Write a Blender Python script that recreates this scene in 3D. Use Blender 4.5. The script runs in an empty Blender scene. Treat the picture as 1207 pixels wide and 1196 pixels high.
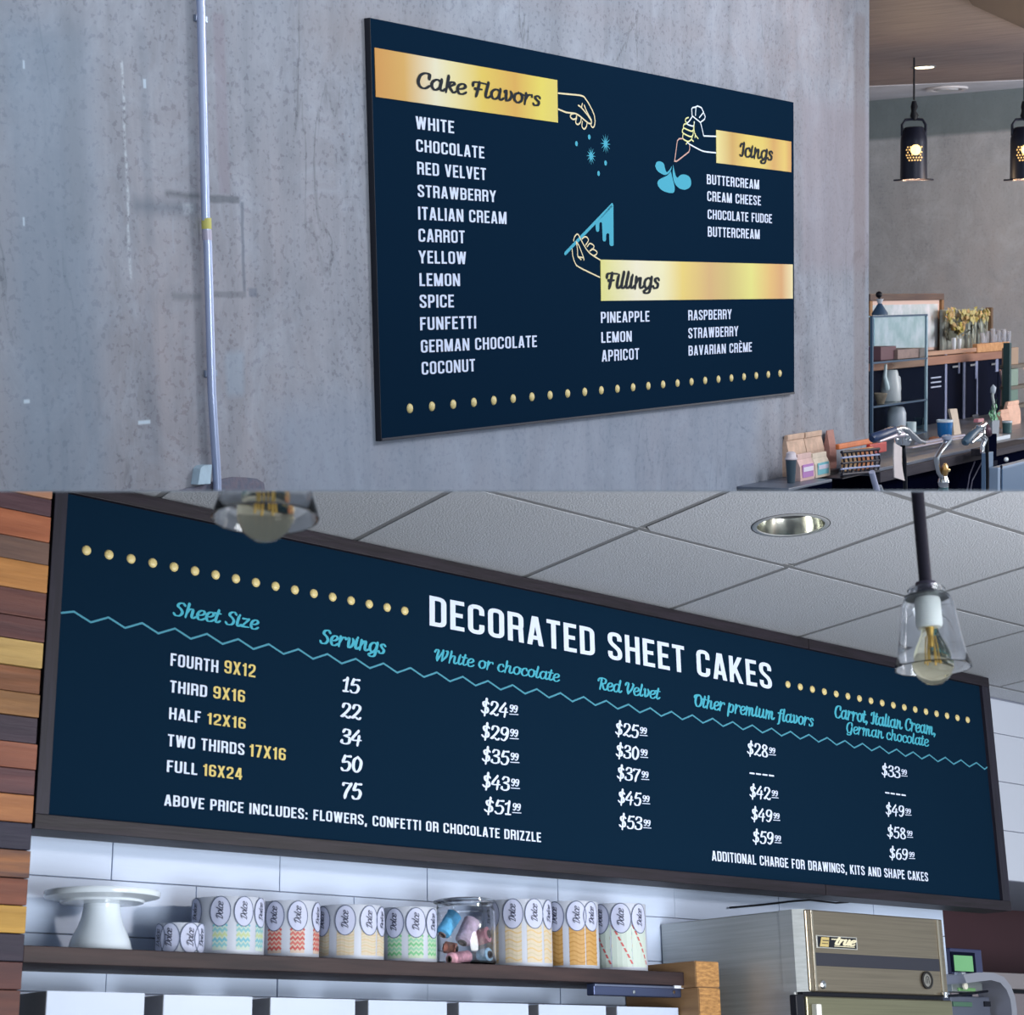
import bpy, bmesh, math, random
from mathutils import Vector, Matrix
random.seed(7)
sc = bpy.context.scene
PI = math.pi
# ------------------------------------------------------------------ camera, world, lights
FPX = 2150.0; PX, PY = 603.5, 598.0; WIMG = 1207.0; CUT = 579.0
# each room has its own frame: x along its menu board, y into its wall, z up (rows: camera right, down, forward)
FL = Matrix([[0.7589735,-0.6508802,-0.0177261],[0.1875993,0.2446618,-0.9512871],[0.6235109,0.7186762,0.3077964]])
FU = Matrix([[0.5499052,-0.8350063,-0.0192056],[-0.0999372,-0.042951,-0.9940663],[0.8292267,0.5485615,-0.1070672]])
OL = Vector((-1.094981,-0.074081,4.36)); OU = Vector((-0.399493,-1.344217,5.0))
EYE = 3.0319
CAM = -(FL.transposed() @ OL) + Vector((0,0,EYE))            # world = lower room frame, floor at z = 0
FLIP = Matrix(((1,0,0),(0,-1,0),(0,0,-1)))
cam = bpy.data.objects.new('camera', bpy.data.cameras.new('camera')); sc.collection.objects.link(cam)
cam.matrix_world = Matrix.Translation(CAM) @ (FL.transposed() @ FLIP).to_4x4()
cam.data.sensor_width = 36; cam.data.sensor_fit = 'HORIZONTAL'; cam.data.lens = FPX/WIMG*36
cam.data.clip_start = .05; cam.data.clip_end = 100
cam.data.dof.use_dof = True; cam.data.dof.focus_distance = 6.2; cam.data.dof.aperture_fstop = 10
sc.camera = cam
w = bpy.data.worlds.new('world'); sc.world = w; w.use_nodes = True
w.node_tree.nodes['Background'].inputs[0].default_value = (.80,.90,1,1)
w.node_tree.nodes['Background'].inputs[1].default_value = .74
sc.view_settings.view_transform = 'Standard'; sc.view_settings.look = 'None'
sc.view_settings.exposure = 0; sc.view_settings.gamma = 1; sc.view_settings.use_curve_mapping = False
sc.cycles.use_denoising = True
sc.cycles.max_bounces = 10; sc.cycles.transparent_max_bounces = 12
ML = Matrix.Translation((0,0,EYE))
RU = (FL.transposed() @ FU).to_4x4()
MU = Matrix.Translation(CAM + FL.transposed() @ OU) @ RU
SETS = {'L':(ML,FL,OL), 'U':(MU,FU,OU)}
CUR = 'L'
def use(s):
    global CUR; CUR = s
def area(name, loc, target, size, power, col, s):
    l = bpy.data.lights.new(name,'AREA'); l.shape='DISK'; l.size=size; l.energy=power; l.color=col
    o = bpy.data.objects.new(name,l); sc.collection.objects.link(o)
    M = SETS[s][0]; a = M@Vector(loc); b = M@Vector(target)
    o.location = a; o.rotation_euler = (b-a).to_track_quat('-Z','Y').to_euler(); return o
area('shop_key_light', (2.3,-3.0,-.62), (1.2,0,-1.0), .22, 38, (1,.95,.93), 'L')
area('shop_fill_light', (3.2,-3.4,-1.9), (3.0,0,0), 1.6, 12, (1,.95,.9), 'L')
area('shop_ceiling_fill', (1.0,-5.6,-2.3), (2.2,-.7,0), 3.0, 390, (.93,.97,1), 'L')  # added area lamp, low behind the camera, brightens the lower ceiling
area('bar_key_light', (2.2,-3.4,.9), (1.2,0,-.4), 1.3, 92, (.96,.96,1), 'U')  # unseen soft lamp, its side read from the conduit's shadow
area('bar_fill_light', (7.0,-2.9,-.55), (6.9,1,-.3), 1.8, 125, (1,.97,.95), 'U')  # added area lamp that brightens the dark far end of the bar

# ------------------------------------------------------------------ coordinates
def at(px, py, axis, val, s=None):
    """point of the current room on the plane local[axis] = val seen at photo pixel (px, py)"""
    M,F,O = SETS[s or CUR]
    d = F.transposed() @ Vector(((px-PX)/FPX,(py-PY)/FPX,1)); o = -(F.transposed() @ O)
    t = (val-o[axis])/d[axis]; return o+t*d
def dep(p):
    M,F,O = SETS[CUR]; return (F@Vector(p)+O).z
CUTN = FL.transposed() @ Vector((0,1,-(CUT-PY)/FPX)); CUTN.normalize()   # points to the lower room's side

# ------------------------------------------------------------------ materials
def lin(c):
    return tuple((v/255/12.92 if v/255<=.04045 else ((v/255+.055)/1.055)**2.4) for v in c)+(1,)
def newmat(name):
    m = bpy.data.materials.new(name); m.use_nodes = True
    return m, m.node_tree.nodes, m.node_tree.links, m.node_tree.nodes['Principled BSDF']
def mat(name, col, rough=.5, metal=0, var=.0, scale=12, bump=0, stretch=(1,1,1), col2=None, spec=.5, emit=None, ior=None, trans=0, detail=4):
    m,N,L,b = newmat(name)
    b.inputs['Base Color'].default_value = lin(col); b.inputs['Roughness'].default_value = rough
    b.inputs['Metallic'].default_value = metal; b.inputs['Specular IOR Level'].default_value = spec
    if trans: b.inputs['Transmission Weight'].default_value = trans
    if ior: b.inputs['IOR'].default_value = ior
    if emit: b.inputs['Emission Color'].default_value = lin(emit[0]); b.inputs['Emission Strength'].default_value = emit[1]
    if var or col2 or bump:
        tc = N.new('ShaderNodeTexCoord'); mp = N.new('ShaderNodeMapping'); nz = N.new('ShaderNodeTexNoise')
        L.new(tc.outputs['Object'], mp.inputs[0]); L.new(mp.outputs[0], nz.inputs[0]); mp.inputs['Scale'].default_value = stretch
        nz.inputs['Scale'].default_value = scale; nz.inputs['Detail'].default_value = detail; nz.inputs['Roughness'].default_value=.6
        r = N.new('ShaderNodeValToRGB'); r.color_ramp.elements[0].position=.3; r.color_ramp.elements[1].position=.7
        c2 = col2 or tuple(min(255,v*(1+var)) for v in col); c1 = col if col2 else tuple(v*(1-var) for v in col)
        r.color_ramp.elements[0].color = lin(c1); r.color_ramp.elements[1].color = lin(c2)
        L.new(nz.outputs[0], r.inputs[0]); L.new(r.outputs[0], b.inputs['Base Color'])
        if bump:
            bp = N.new('ShaderNodeBump'); bp.inputs['Strength'].default_value = bump; bp.inputs['Distance'].default_value=.01
            L.new(nz.outputs[0], bp.inputs['Height']); L.new(bp.outputs[0], b.inputs['Normal'])
    return m
def woodmat(name, c1, c2, axis=0, scale=9, rough=.55):
    st=[14,14,14]; st[axis]=1.1
    return mat(name, c1, rough, 0, 0, scale*.35, .25, tuple(st), c2, .3, detail=7)
def concrete(name, base, warm, dark, marks=None, ax=0):
    m,N,L,b = newmat(name); b.inputs['Roughness'].default_value=.85; b.inputs['Specular IOR Level'].default_value=.2
    tc=N.new('ShaderNodeTexCoord')
    def noise(scale, st, detail=6, rough=.6, dist=0):
        mp=N.new('ShaderNodeMapping'); mp.inputs['Scale'].default_value=st; L.new(tc.outputs['Object'],mp.inputs[0])
        n=N.new('ShaderNodeTexNoise'); n.inputs['Scale'].default_value=scale; n.inputs['Detail'].default_value=detail
        n.inputs['Roughness'].default_value=rough; n.inputs['Distortion'].default_value=dist; L.new(mp.outputs[0],n.inputs[0]); return n.outputs[0]
    def ramp(v,a,b_,c1=(0,0,0,1),c2=(1,1,1,1)):
        r=N.new('ShaderNodeValToRGB'); r.color_ramp.elements[0].position=a; r.color_ramp.elements[1].position=b_
        r.color_ramp.elements[0].color=c1; r.color_ramp.elements[1].color=c2; L.new(v,r.inputs[0]); return r.outputs[0]
    def mix(f,a,b_,mode='MIX'):
        x=N.new('ShaderNodeMix'); x.data_type='RGBA'; x.blend_type=mode
        if isinstance(f,(int,float)): x.inputs[0].default_value=f
        else: L.new(f,x.inputs[0])
        for i,v in ((6,a),(7,b_)):
            if isinstance(v,tuple): x.inputs[i].default_value=v
            else: L.new(v,x.inputs[i])
        return x.outputs[2]
    def mth(op,a,b_=None,clamp=False):
        x=N.new('ShaderNodeMath'); x.operation=op; x.use_clamp=clamp
        for i,v in ((0,a),(1,b_)):
            if v is None: continue
            if isinstance(v,(int,float)): x.inputs[i].default_value=v
            else: L.new(v,x.inputs[i])
        return x.outputs[0]
    big=noise(.55,(1,1,.6),3,.5); mid=noise(2.2,(1,1,.5),8,.62,.6); fine=noise(60,(1,1,1),6,.6); vein=noise(1.6,(1,1,.45),9,.55,1.2)
    c=mix(ramp(big,.38,.62),lin(base),lin(warm)); c=mix(mth('MULTIPLY',ramp(mid,.36,.82),.7),c,lin(dark))
    light=tuple(min(255,v*1.12) for v in base)
    c=mix(mth('MULTIPLY',ramp(noise(1.3,(1.8,1,.3),8,.6,.3),.42,.75),.65),c,lin(light))
    st=noise(2.6,(3.2,1,.22),9,.65,.4); c=mix(mth('MULTIPLY',ramp(st,.48,.72),.45),c,lin(tuple(v*.86 for v in dark)))
    c=mix(mth('MULTIPLY',ramp(noise(4,(1,1,.8),10,.75,.9),.48,.68),.55),c,lin(tuple(min(255,v*1.2) for v in base)))
    c=mix(mth('MULTIPLY',ramp(noise(5,(1.2,1,.8),10,.7,.5),.48,.72),.4),c,lin(tuple(v*.9 for v in dark)))
    # hairline veins and pores
    d=mth('ABSOLUTE',mth('SUBTRACT',vein,.5)); veinm=mth('MULTIPLY',mth('SUBTRACT',1,mth('MULTIPLY',d,120),True),ramp(mid,.5,.6))
    c=mix(mth('MULTIPLY',veinm,.55),c,lin(tuple(v*.6 for v in dark)))
    c=mix(mth('MULTIPLY',ramp(fine,.58,.80),.09),c,lin(tuple(v*.7 for v in dark)))
    c=mix(mth('MULTIPLY',ramp(fine,.42,.25),.12),c,lin((215,222,230)))
    if marks:
        sp=N.new('ShaderNodeSeparateXYZ'); L.new(tc.outputs['Object'],sp.inputs[0]); wob=mth('MULTIPLY',mth('SUBTRACT',noise(9,(1,1,1),5),.5),.018)
        X=mth('ADD',sp.outputs[ax],wob); Z=mth('ADD',sp.outputs[2],wob)
        for (x0,x1,z0,z1,col,a,soft,wf) in marks:
            XX,ZZ=(X,Z) if wf else (sp.outputs[ax],sp.outputs[2])
            g=[mth('MULTIPLY',mth('SUBTRACT',XX,x0),1/soft,True),mth('MULTIPLY',mth('SUBTRACT',x1,XX),1/soft,True),
               mth('MULTIPLY',mth('SUBTRACT',ZZ,z0),1/soft,True),mth('MULTIPLY',mth('SUBTRACT',z1,ZZ),1/soft,True)]
            k=mth('MULTIPLY',mth('MULTIPLY',g[0],g[1]),mth('MULTIPLY',g[2],g[3]))
            if wf==2: k=mth('MULTIPLY',k,ramp(fine,.42,.6))
            c=mix(mth('MULTIPLY',k,a),c,lin(col))
    L.new(c,b.inputs['Base Color'])
    bp=N.new('ShaderNodeBump'); bp.inputs['Strength'].default_value=.35; bp.inputs['Distance'].default_value=.012
    h=mth('ADD',mth('MULTIPLY',mid,1.0),mth('MULTIPLY',fine,.06)); L.new(h,bp.inputs['Height']); L.new(bp.outputs[0],b.inputs['Normal'])
    return m
def gold(name, stops):
    """printed foil: colour bands run along the banner"""
    m,N,L,b=newmat(name); b.inputs['Roughness'].default_value=.45; b.inputs['Specular IOR Level'].default_value=.3
    tc=N.new('ShaderNodeTexCoord'); sp=N.new('ShaderNodeSeparateXYZ'); L.new(tc.outputs['Generated'],sp.inputs[0])
    r=N.new('ShaderNodeValToRGB'); L.new(sp.outputs[0],r.inputs[0]); e=r.color_ramp.elements
    while len(e)<len(stops): e.new(.5)
    for i,(p,c) in enumerate(stops): e[i].position=p; e[i].color=lin(tuple(v*.88 for v in c))
    L.new(r.outputs[0],b.inputs['Base Color']); return m
NAVY=mat('menu_navy',(13,33,51),.9,spec=.0)
NAVYU=mat('menu_navy_bar',(13,33,52),.9,spec=.0)
WHITE=mat('print_white',(202,212,236),.7,spec=.2); TEAL=mat('print_teal',(66,158,180),.7,spec=.2); YEL=mat('print_yellow',(204,184,112),.7,spec=.2)
DARKP=mat('print_dark',(14,24,34),.7,spec=.2); DOT=mat('gold_dot',(204,186,128),.4,spec=.5); DOTR=mat('gold_dot_rim',(30,26,24),.6)
GLINE=mat('gold_line',(214,200,160),.6); PLINE=mat('pink_line',(190,150,140),.6); LTEAL=mat('zig_teal',(70,136,158),.7,spec=.2)
FRAME=mat('frame_wood',(27,22,30),.55,var=.3,scale=6,bump=.15,stretch=(1,8,14),spec=.35)
STEEL=mat('brushed_steel',(142,132,116),.33,.9,.06,5,.05,(.6,8,30)); STEELS=mat('brushed_steel_side',(176,180,180),.42,.45,.05,5,.04,(8,.6,30))
CHROME=mat('chrome',(215,218,222),.12,1); DMETAL=mat('dark_metal',(40,38,50),.4,.6); BLACK=mat('black_paint',(8,12,24),.5,spec=.3)
DNAVY=mat('dark_navy_paint',(8,14,34),.8,spec=.08); WTILE=mat('white_glazed_tile',(192,206,230),.40,0,.02,3,.08,(1,1,9),spec=.35); GROUT=mat('grout',(128,134,152),.8)
PORC=mat('white_porcelain',(212,222,232),.15); GLASS=mat('clear_glass',(250,252,255),.02,0,ior=1.45,trans=1)
AMBER=mat('amber_glass',(250,242,210),.03,0,ior=1.12,trans=1); CERAM=mat('socket_white',(222,228,226),.4)
CTILE=mat('ceiling_tile',(176,180,188),.9,0,.06,180,.35,spec=.1,detail=2); CBAR=mat('ceiling_bar',(120,122,126),.7)
SHELF=woodmat('shelf_wood',(28,20,26),(62,46,46),0,6); BEAM=woodmat('beam_wood',(132,98,66),(176,138,98),1,6); BEAME=mat('beam_end',(122,84,44),.6,0,0,10,.4,(4,4,14),(190,142,84))
REDW=mat('maroon_wall',(62,36,44),.7,var=.05,scale=2)

# ------------------------------------------------------------------ mesh helpers
def clip(me, M):
    n = CUTN if CUR=='U' else -CUTN                      # the side to remove
    ds = [(M@v.co-CAM).dot(n) for v in me.vertices]
    if not ds or max(ds)<=1e-5: return True
    if min(ds)>=-1e-5: return False
    bm=bmesh.new(); bm.from_mesh(me); Mi=M.inverted()
    co=Mi@CAM; no=(M.to_3x3().transposed()@n).normalized()
    bmesh.ops.bisect_plane(bm,geom=bm.verts[:]+bm.edges[:]+bm.faces[:],plane_co=co,plane_no=no,clear_outer=True)
    bm.to_mesh(me); bm.free(); return len(me.polygons)>0
def setp(o,label,cat,group,kind):
    if label: o['label']=label
    if cat: o['category']=cat
    if group: o['group']=group
    if kind: o['kind']=kind
class Thing:
    def __init__(s,o,base): s.o=o; s.base=base
def thing(name,label,cat,base=(0,0,0),group=None,kind=None):
    base=Vector(base); o=bpy.data.objects.new(name,None); sc.collection.objects.link(o)
    o.empty_display_size=.05
    o.matrix_world=SETS[CUR][0]@Matrix.Translation(base); setp(o,label,cat,group,kind); return Thing(o,base)
def obj(name,bm,m,parent=None,base=(0,0,0),label=None,cat=None,group=None,kind=None,smooth=False,cut=True):
    """bm is in room coordinates; parent is a Thing"""
    base=parent.base if parent else Vector(base)
    bmesh.ops.translate(bm,verts=bm.verts[:],vec=-base)
    me=bpy.data.meshes.new(name); bm.to_mesh(me); bm.free()
    M=SETS[CUR][0]@Matrix.Translation(base)
    if cut and not clip(me,M): bpy.data.meshes.remove(me); return None
    me.materials.append(m)
    if smooth:
        me.polygons.foreach_set('use_smooth',[True]*len(me.polygons))
        try: me.set_sharp_from_angle(angle=math.radians(40))
        except Exception: pass
    o=bpy.data.objects.new(name,me); sc.collection.objects.link(o)
    if parent: o.parent=parent.o
    else: o.matrix_world=M
    setp(o,label,cat,group,kind); t=Thing(o,base); return t
def B(): return bmesh.new()
def box(bm,x0,x1,y0,y1,z0,z1,bev=0):
    t=bmesh.new(); bmesh.ops.create_cube(t,size=1)
    bmesh.ops.scale(t,vec=(x1-x0,y1-y0,z1-z0),verts=t.verts[:]); bmesh.ops.translate(t,vec=((x0+x1)/2,(y0+y1)/2,(z0+z1)/2),verts=t.verts[:])
    if bev: bmesh.ops.bevel(t,geom=t.edges[:],offset=bev,segments=2,affect='EDGES',profile=.5)
    merge(bm,t); return bm
def merge(bm,t):
    me=bpy.data.meshes.new('t'); t.to_mesh(me); t.free(); bm.from_mesh(me); bpy.data.meshes.remove(me)
def prism(bm,pts,y0,y1):
    """outline in x,z (counter-clockwise from the front) from y0 (front) to y1"""
    a=[bm.verts.new((p[0],y0,p[1])) for p in pts]; b=[bm.verts.new((p[0],y1,p[1])) for p in pts]; n=len(pts)
    bm.faces.new(a); bm.faces.new(b[::-1])
    for i in range(n): bm.faces.new((a[i],b[i],b[(i+1)%n],a[(i+1)%n]))
    return bm
def hexa(bm,p):
    """eight corners: bottom four then top four"""
    v=[bm.verts.new(q) for q in p]
    for f in ((3,2,1,0),(4,5,6,7),(0,1,5,4),(1,2,6,5),(2,3,7,6),(3,0,4,7)): bm.faces.new([v[i] for i in f])
    bmesh.ops.recalc_face_normals(bm,faces=bm.faces[:]); return bm
def tube(bm,pts,r,n=12,caps=True):
    pts=[Vector(p) for p in pts]; R=r if isinstance(r,(list,tuple)) else [r]*len(pts); rings=[]
    prev=None
    for i,p in enumerate(pts):
        d=(pts[min(i+1,len(pts)-1)]-pts[max(i-1,0)]).normalized()
        u=prev-d*prev.dot(d) if prev is not None else d.orthogonal()
        if u.length<1e-6: u=d.orthogonal()
        u.normalize(); prev=u; v=d.cross(u)
        rings.append([bm.verts.new(p+(u*math.cos(2*PI*k/n)+v*math.sin(2*PI*k/n))*R[i]) for k in range(n)])
    for a,b in zip(rings,rings[1:]):
        for k in range(n): bm.faces.new((a[k],a[(k+1)%n],b[(k+1)%n],b[k]))
    if caps: bm.faces.new(rings[0][::-1]); bm.faces.new(rings[-1])
    return bm
def lathe(bm,prof,c,n=32,axis=None,closed=False):
    """prof: (r, h) pairs revolved about the z axis (or axis) through c"""
    c=Vector(c); Q=Vector((0,0,1)).rotation_difference(Vector(axis).normalized()).to_matrix() if axis else Matrix.Identity(3)
    rings=[]
    for r,h in prof:
        if r<1e-6: rings.append([bm.verts.new(c+Q@Vector((0,0,h)))])
        else: rings.append([bm.verts.new(c+Q@Vector((r*math.cos(2*PI*k/n),r*math.sin(2*PI*k/n),h))) for k in range(n)])
    prs=list(zip(rings,rings[1:]))+([(rings[-1],rings[0])] if closed else [])
    for a,b in prs:
        for k in range(n):
            k2=(k+1)%n
            if len(a)==1 and len(b)==1: break
            if len(a)==1: bm.faces.new((a[0],b[k2],b[k]))
            elif len(b)==1: bm.faces.new((a[k],a[k2],b[0]))
            else: bm.faces.new((a[k],a[k2],b[k2],b[k]))
    bmesh.ops.recalc_face_normals(bm,faces=bm.faces[:]); return bm
def ball(bm,c,r,sub=2,sc_=(1,1,1)):
    t=bmesh.new(); bmesh.ops.create_icosphere(t,subdivisions=sub,radius=r); bmesh.ops.scale(t,vec=sc_,verts=t.verts[:]); bmesh.ops.translate(t,vec=c,verts=t.verts[:]); merge(bm,t); return bm

# ------------------------------------------------------------------ lettering: two hand-drawn stroke alphabets
def rnd(pts,closed=False,seg=4):
    """(x,y[,r]) corners rounded to radius r"""
    out=[]; n=len(pts)
    for i,p in enumerate(pts):
        r=p[2] if len(p)>2 else 0
        if r==0 or (not closed and i in (0,n-1)): out.append((p[0],p[1])); continue
        a=Vector(pts[i-1][:2]); b=Vector(p[:2]); c=Vector(pts[(i+1)%n][:2]); u=(a-b).normalized(); v=(c-b).normalized()
        s=b+u*r; e=b+v*r
        for k in range(seg+1):
            t=k/seg; q=s*(1-t)**2+b*2*t*(1-t)+e*t*t; out.append((q.x,q.y))
    if closed: out.append(out[0])
    return out
SW=.138; A_=SW/2
def caps_glyphs():
    a=A_; W=.44; b=W-a; t=1-a; q=.14; G={}
    O=lambda w=W:[rnd([(a,a,q),(w-a,a,q),(w-a,t,q),(a,t,q)],True)]
    G['O']=(W,O()); G['C']=(W,[rnd([(b,.66),(b,t,q),(a,t,q),(a,a,q),(b,a,q),(b,.34)])]); G['D']=(W,[rnd([(a,a),(b,a,q),(b,t,q),(a,t)],True)])
    G['E']=(.37,[[(a,0),(a,1)],[(a,t),(.37,t)],[(a,.51),(.33,.51)],[(a,a),(.37,a)]]); G['F']=(.36,[[(a,0),(a,1)],[(a,t),(.36,t)],[(a,.5),(.32,.5)]])
    G['G']=(W,[rnd([(b,.68),(b,t,q),(a,t,q),(a,a,q),(b,a,q),(b,.5)]),[(.25,.48),(W,.48)]]); G['H']=(.45,[[(a,0),(a,1)],[(.45-a,0),(.45-a,1)],[(a,.51),(.45-a,.51)]])
    G['I']=(SW,[[(a,0),(a,1)]]); G['K']=(.47,[[(a,0),(a,1)],[(a,.3),(.4,1.06)],[(.19,.56),(.41,-.06)]]); G['L']=(.35,[[(a,0),(a,1)],[(a,a),(.35,a)]])
    G['M']=(.58,[[(a,0),(a,1)],[(.5,0),(.5,1)],[(a+.01,1.05),(.29,-.02)],[(.49,1.05),(.29,-.02)]]); G['N']=(.47,[[(a,0),(a,1)],[(.47-a,0),(.47-a,1)],[(a-.01,1.05),(.39,-.05)]])
    G['P']=(.42,[[(a,0),(a,1)],rnd([(a,t),(.42-a,t,q),(.42-a,.45,q),(a,.45)])]); G['R']=(.44,[[(a,0),(a,1)],rnd([(a,t),(b,t,q),(b,.49,q*.7),(a,.49)]),rnd([(b-.02,.5),(b-.01,.4,.05),(b+.005,0)])])
    G['S']=(.43,[rnd([(b-.01,.7),(b-.01,t,q),(a,t,q),(a,.62,q*.8),(b-.01,.36,q*.8),(b-.01,a,q),(a,a,q),(a,.3)])]); G['T']=(.39,[[(0,t),(.39,t)],[(.195,0),(.195,1)]])
    G['U']=(W,[rnd([(a,1),(a,a,q),(b,a,q),(b,1)])]); G['V']=(.45,[[(a-.01,1.05),(.225,-.05)],[(.45-a+.01,1.05),(.225,-.05)]])
    G['W']=(.66,[[(.07,1.05),(.185,-.05)],[(.185,-.05),(.33,1.05)],[(.33,1.05),(.475,-.05)],[(.475,-.05),(.59,1.05)]]); G['X']=(.46,[[(.05,1.06),(.41,-.06)],[(.41,1.06),(.05,-.06)]])
    G['Y']=(.46,[[(.04,1.06),(.23,.42)],[(.42,1.06),(.23,.42)],[(.23,0),(.23,.45)]]); G['B']=(W,[[(a,0),(a,1)],rnd([(a,t),(b-.01,t,q),(b-.01,.52,q*.8),(a,.52)]),rnd([(a,.52),(b,.52,q*.8),(b,a,q),(a,a)])]); G['Z']=(.4,[[(0,t),(.38,t)],[(.33,.95),(.07,.05)],[(.02,a),(.4,a)]])
    G['A']=(.46,[[(.06,-.06),(.215,1.03)],[(.40,-.06),(.245,1.03)],[(.12,.26),(.34,.26)]])
    G['1']=(.28,[[(.19,0),(.19,1)],[(.02,.8),(.19,.8)]]); G['2']=(W,[rnd([(a,.68),(a,t,q),(b,t,q),(b,.55,q),(a,.2,q),(a,a),(W,a)])]); G['4']=(.46,[[(.33,0),(.33,1)],[(.28,1.0),(.07,.28)],[(.0,.27),(.46,.27)]])
    G['6']=(W,[rnd([(b,.72),(b,t,q),(a,t,q),(a,a,q),(b,a,q),(b,.52,q),(a,.52)])]); G['7']=(.4,[[(0,t),(.38,t)],[(.32,.95),(.14,-.05)]]); G['9']=(W,[rnd([(a,.28),(a,a,q),(b,a,q),(b,t,q),(a,t,q),(a,.47,q),(b,.47)])])
    G[',']=(.17,[[(.085,.17),(.05,-.15)]]); G[':']=(.17,[[(a,0),(a,.17)],[(a,.48),(a,.65)]]); G[' ']=(.2,[]); G['È']=(.37,G['E'][1]+[[(.08,1.24),(.26,1.09)]])
    return G
CAPS=caps_glyphs()
def poly_clip_y(p,lo,hi):
    for s,lim in ((1,lo),(-1,hi)):
        o=[]
        for i,q in enumerate(p):
            r=p[i-1]; a=s*(r[1]-lim); b=s*(q[1]-lim)
            if (a>=0)!=(b>=0): k=a/(a-b); o.append((r[0]+(q[0]-r[0])*k,lim))
            if b>=0: o.append(q)
        p=o
        if len(p)<3: return None
    return p
def ribbon(pts,wd,closed=False):
    """mitred quads along a line; wd constant or list"""
    n=len(pts); W=wd if isinstance(wd,list) else [wd]*n; L_=[]; R_=[]
    closed=closed or (n>2 and abs(pts[0][0]-pts[-1][0])+abs(pts[0][1]-pts[-1][1])<1e-9)
    for i in range(n):
        p=Vector(pts[i]); a=Vector(pts[i-1]) if i else (Vector(pts[-2]) if closed else None); b=Vector(pts[i+1]) if i<n-1 else (Vector(pts[1]) if closed else None)
        d1=(p-a).normalized() if a is not None and (p-a).length>1e-9 else None; d2=(b-p).normalized() if b is not None and (b-p).length>1e-9 else None
        d1=d1 or d2; d2=d2 or d1
        nn=Vector((-d1.y-d2.y,d1.x+d2.x)); nn=nn.normalized() if nn.length>1e-6 else Vector((-d1.y,d1.x))
        k=min(1/max(.35,nn.dot(Vector((-d1.y,d1.x)))),2.2)*W[i]/2
        L_.append(p+nn*k); R_.append(p-nn*k)
    return [[tuple(R_[i]),tuple(R_[i+1]),tuple(L_[i+1]),tuple(L_[i])] for i in range(n-1)]
WORDS=[]
def caps_polys(s):
    x=0; out=[]; gap=.10
    for ch in s:
        if ch==' ': WORDS.append(len(out))
        if ch=='-': 
            out.append([(x,.42),(x+.3,.42),(x+.3,.54),(x,.54)]); x+=.5; continue
        wd,st=CAPS[ch]
        for p in st:
            top=1.3 if ch=='È' and p[0][1]>1.05 else 1
            for qd in ribbon(p,SW if top==1 else .09):
                c=poly_clip_y(qd,-.16 if ch==',' else 0,top)
                if c: out.append([(x+u,v) for u,v in c])
        x+=wd+gap
    return out,x-gap
def cat_(pts,k=5):
    if len(pts)<3: return [tuple(p) for p in pts]
    P=[Vector(p) for p in pts]; P=[2*P[0]-P[1]]+P+[2*P[-1]-P[-2]]; out=[]
    for i in range(1,len(P)-2):
        for j in range(k):
            t=j/k; a,b,c,d=P[i-1:i+3]
            q=.5*((2*b)+(-a+c)*t+(2*a-5*b+4*c-d)*t*t+(-a+3*b-3*c+d)*t**3); out.append((q.x,q.y))
    out.append(tuple(P[-2])); return out
BOWL=[(.38,.5),(.24,.6),(.1,.46),(.07,.2),(.18,.0),(.32,.12),(.38,.34)]
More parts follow.
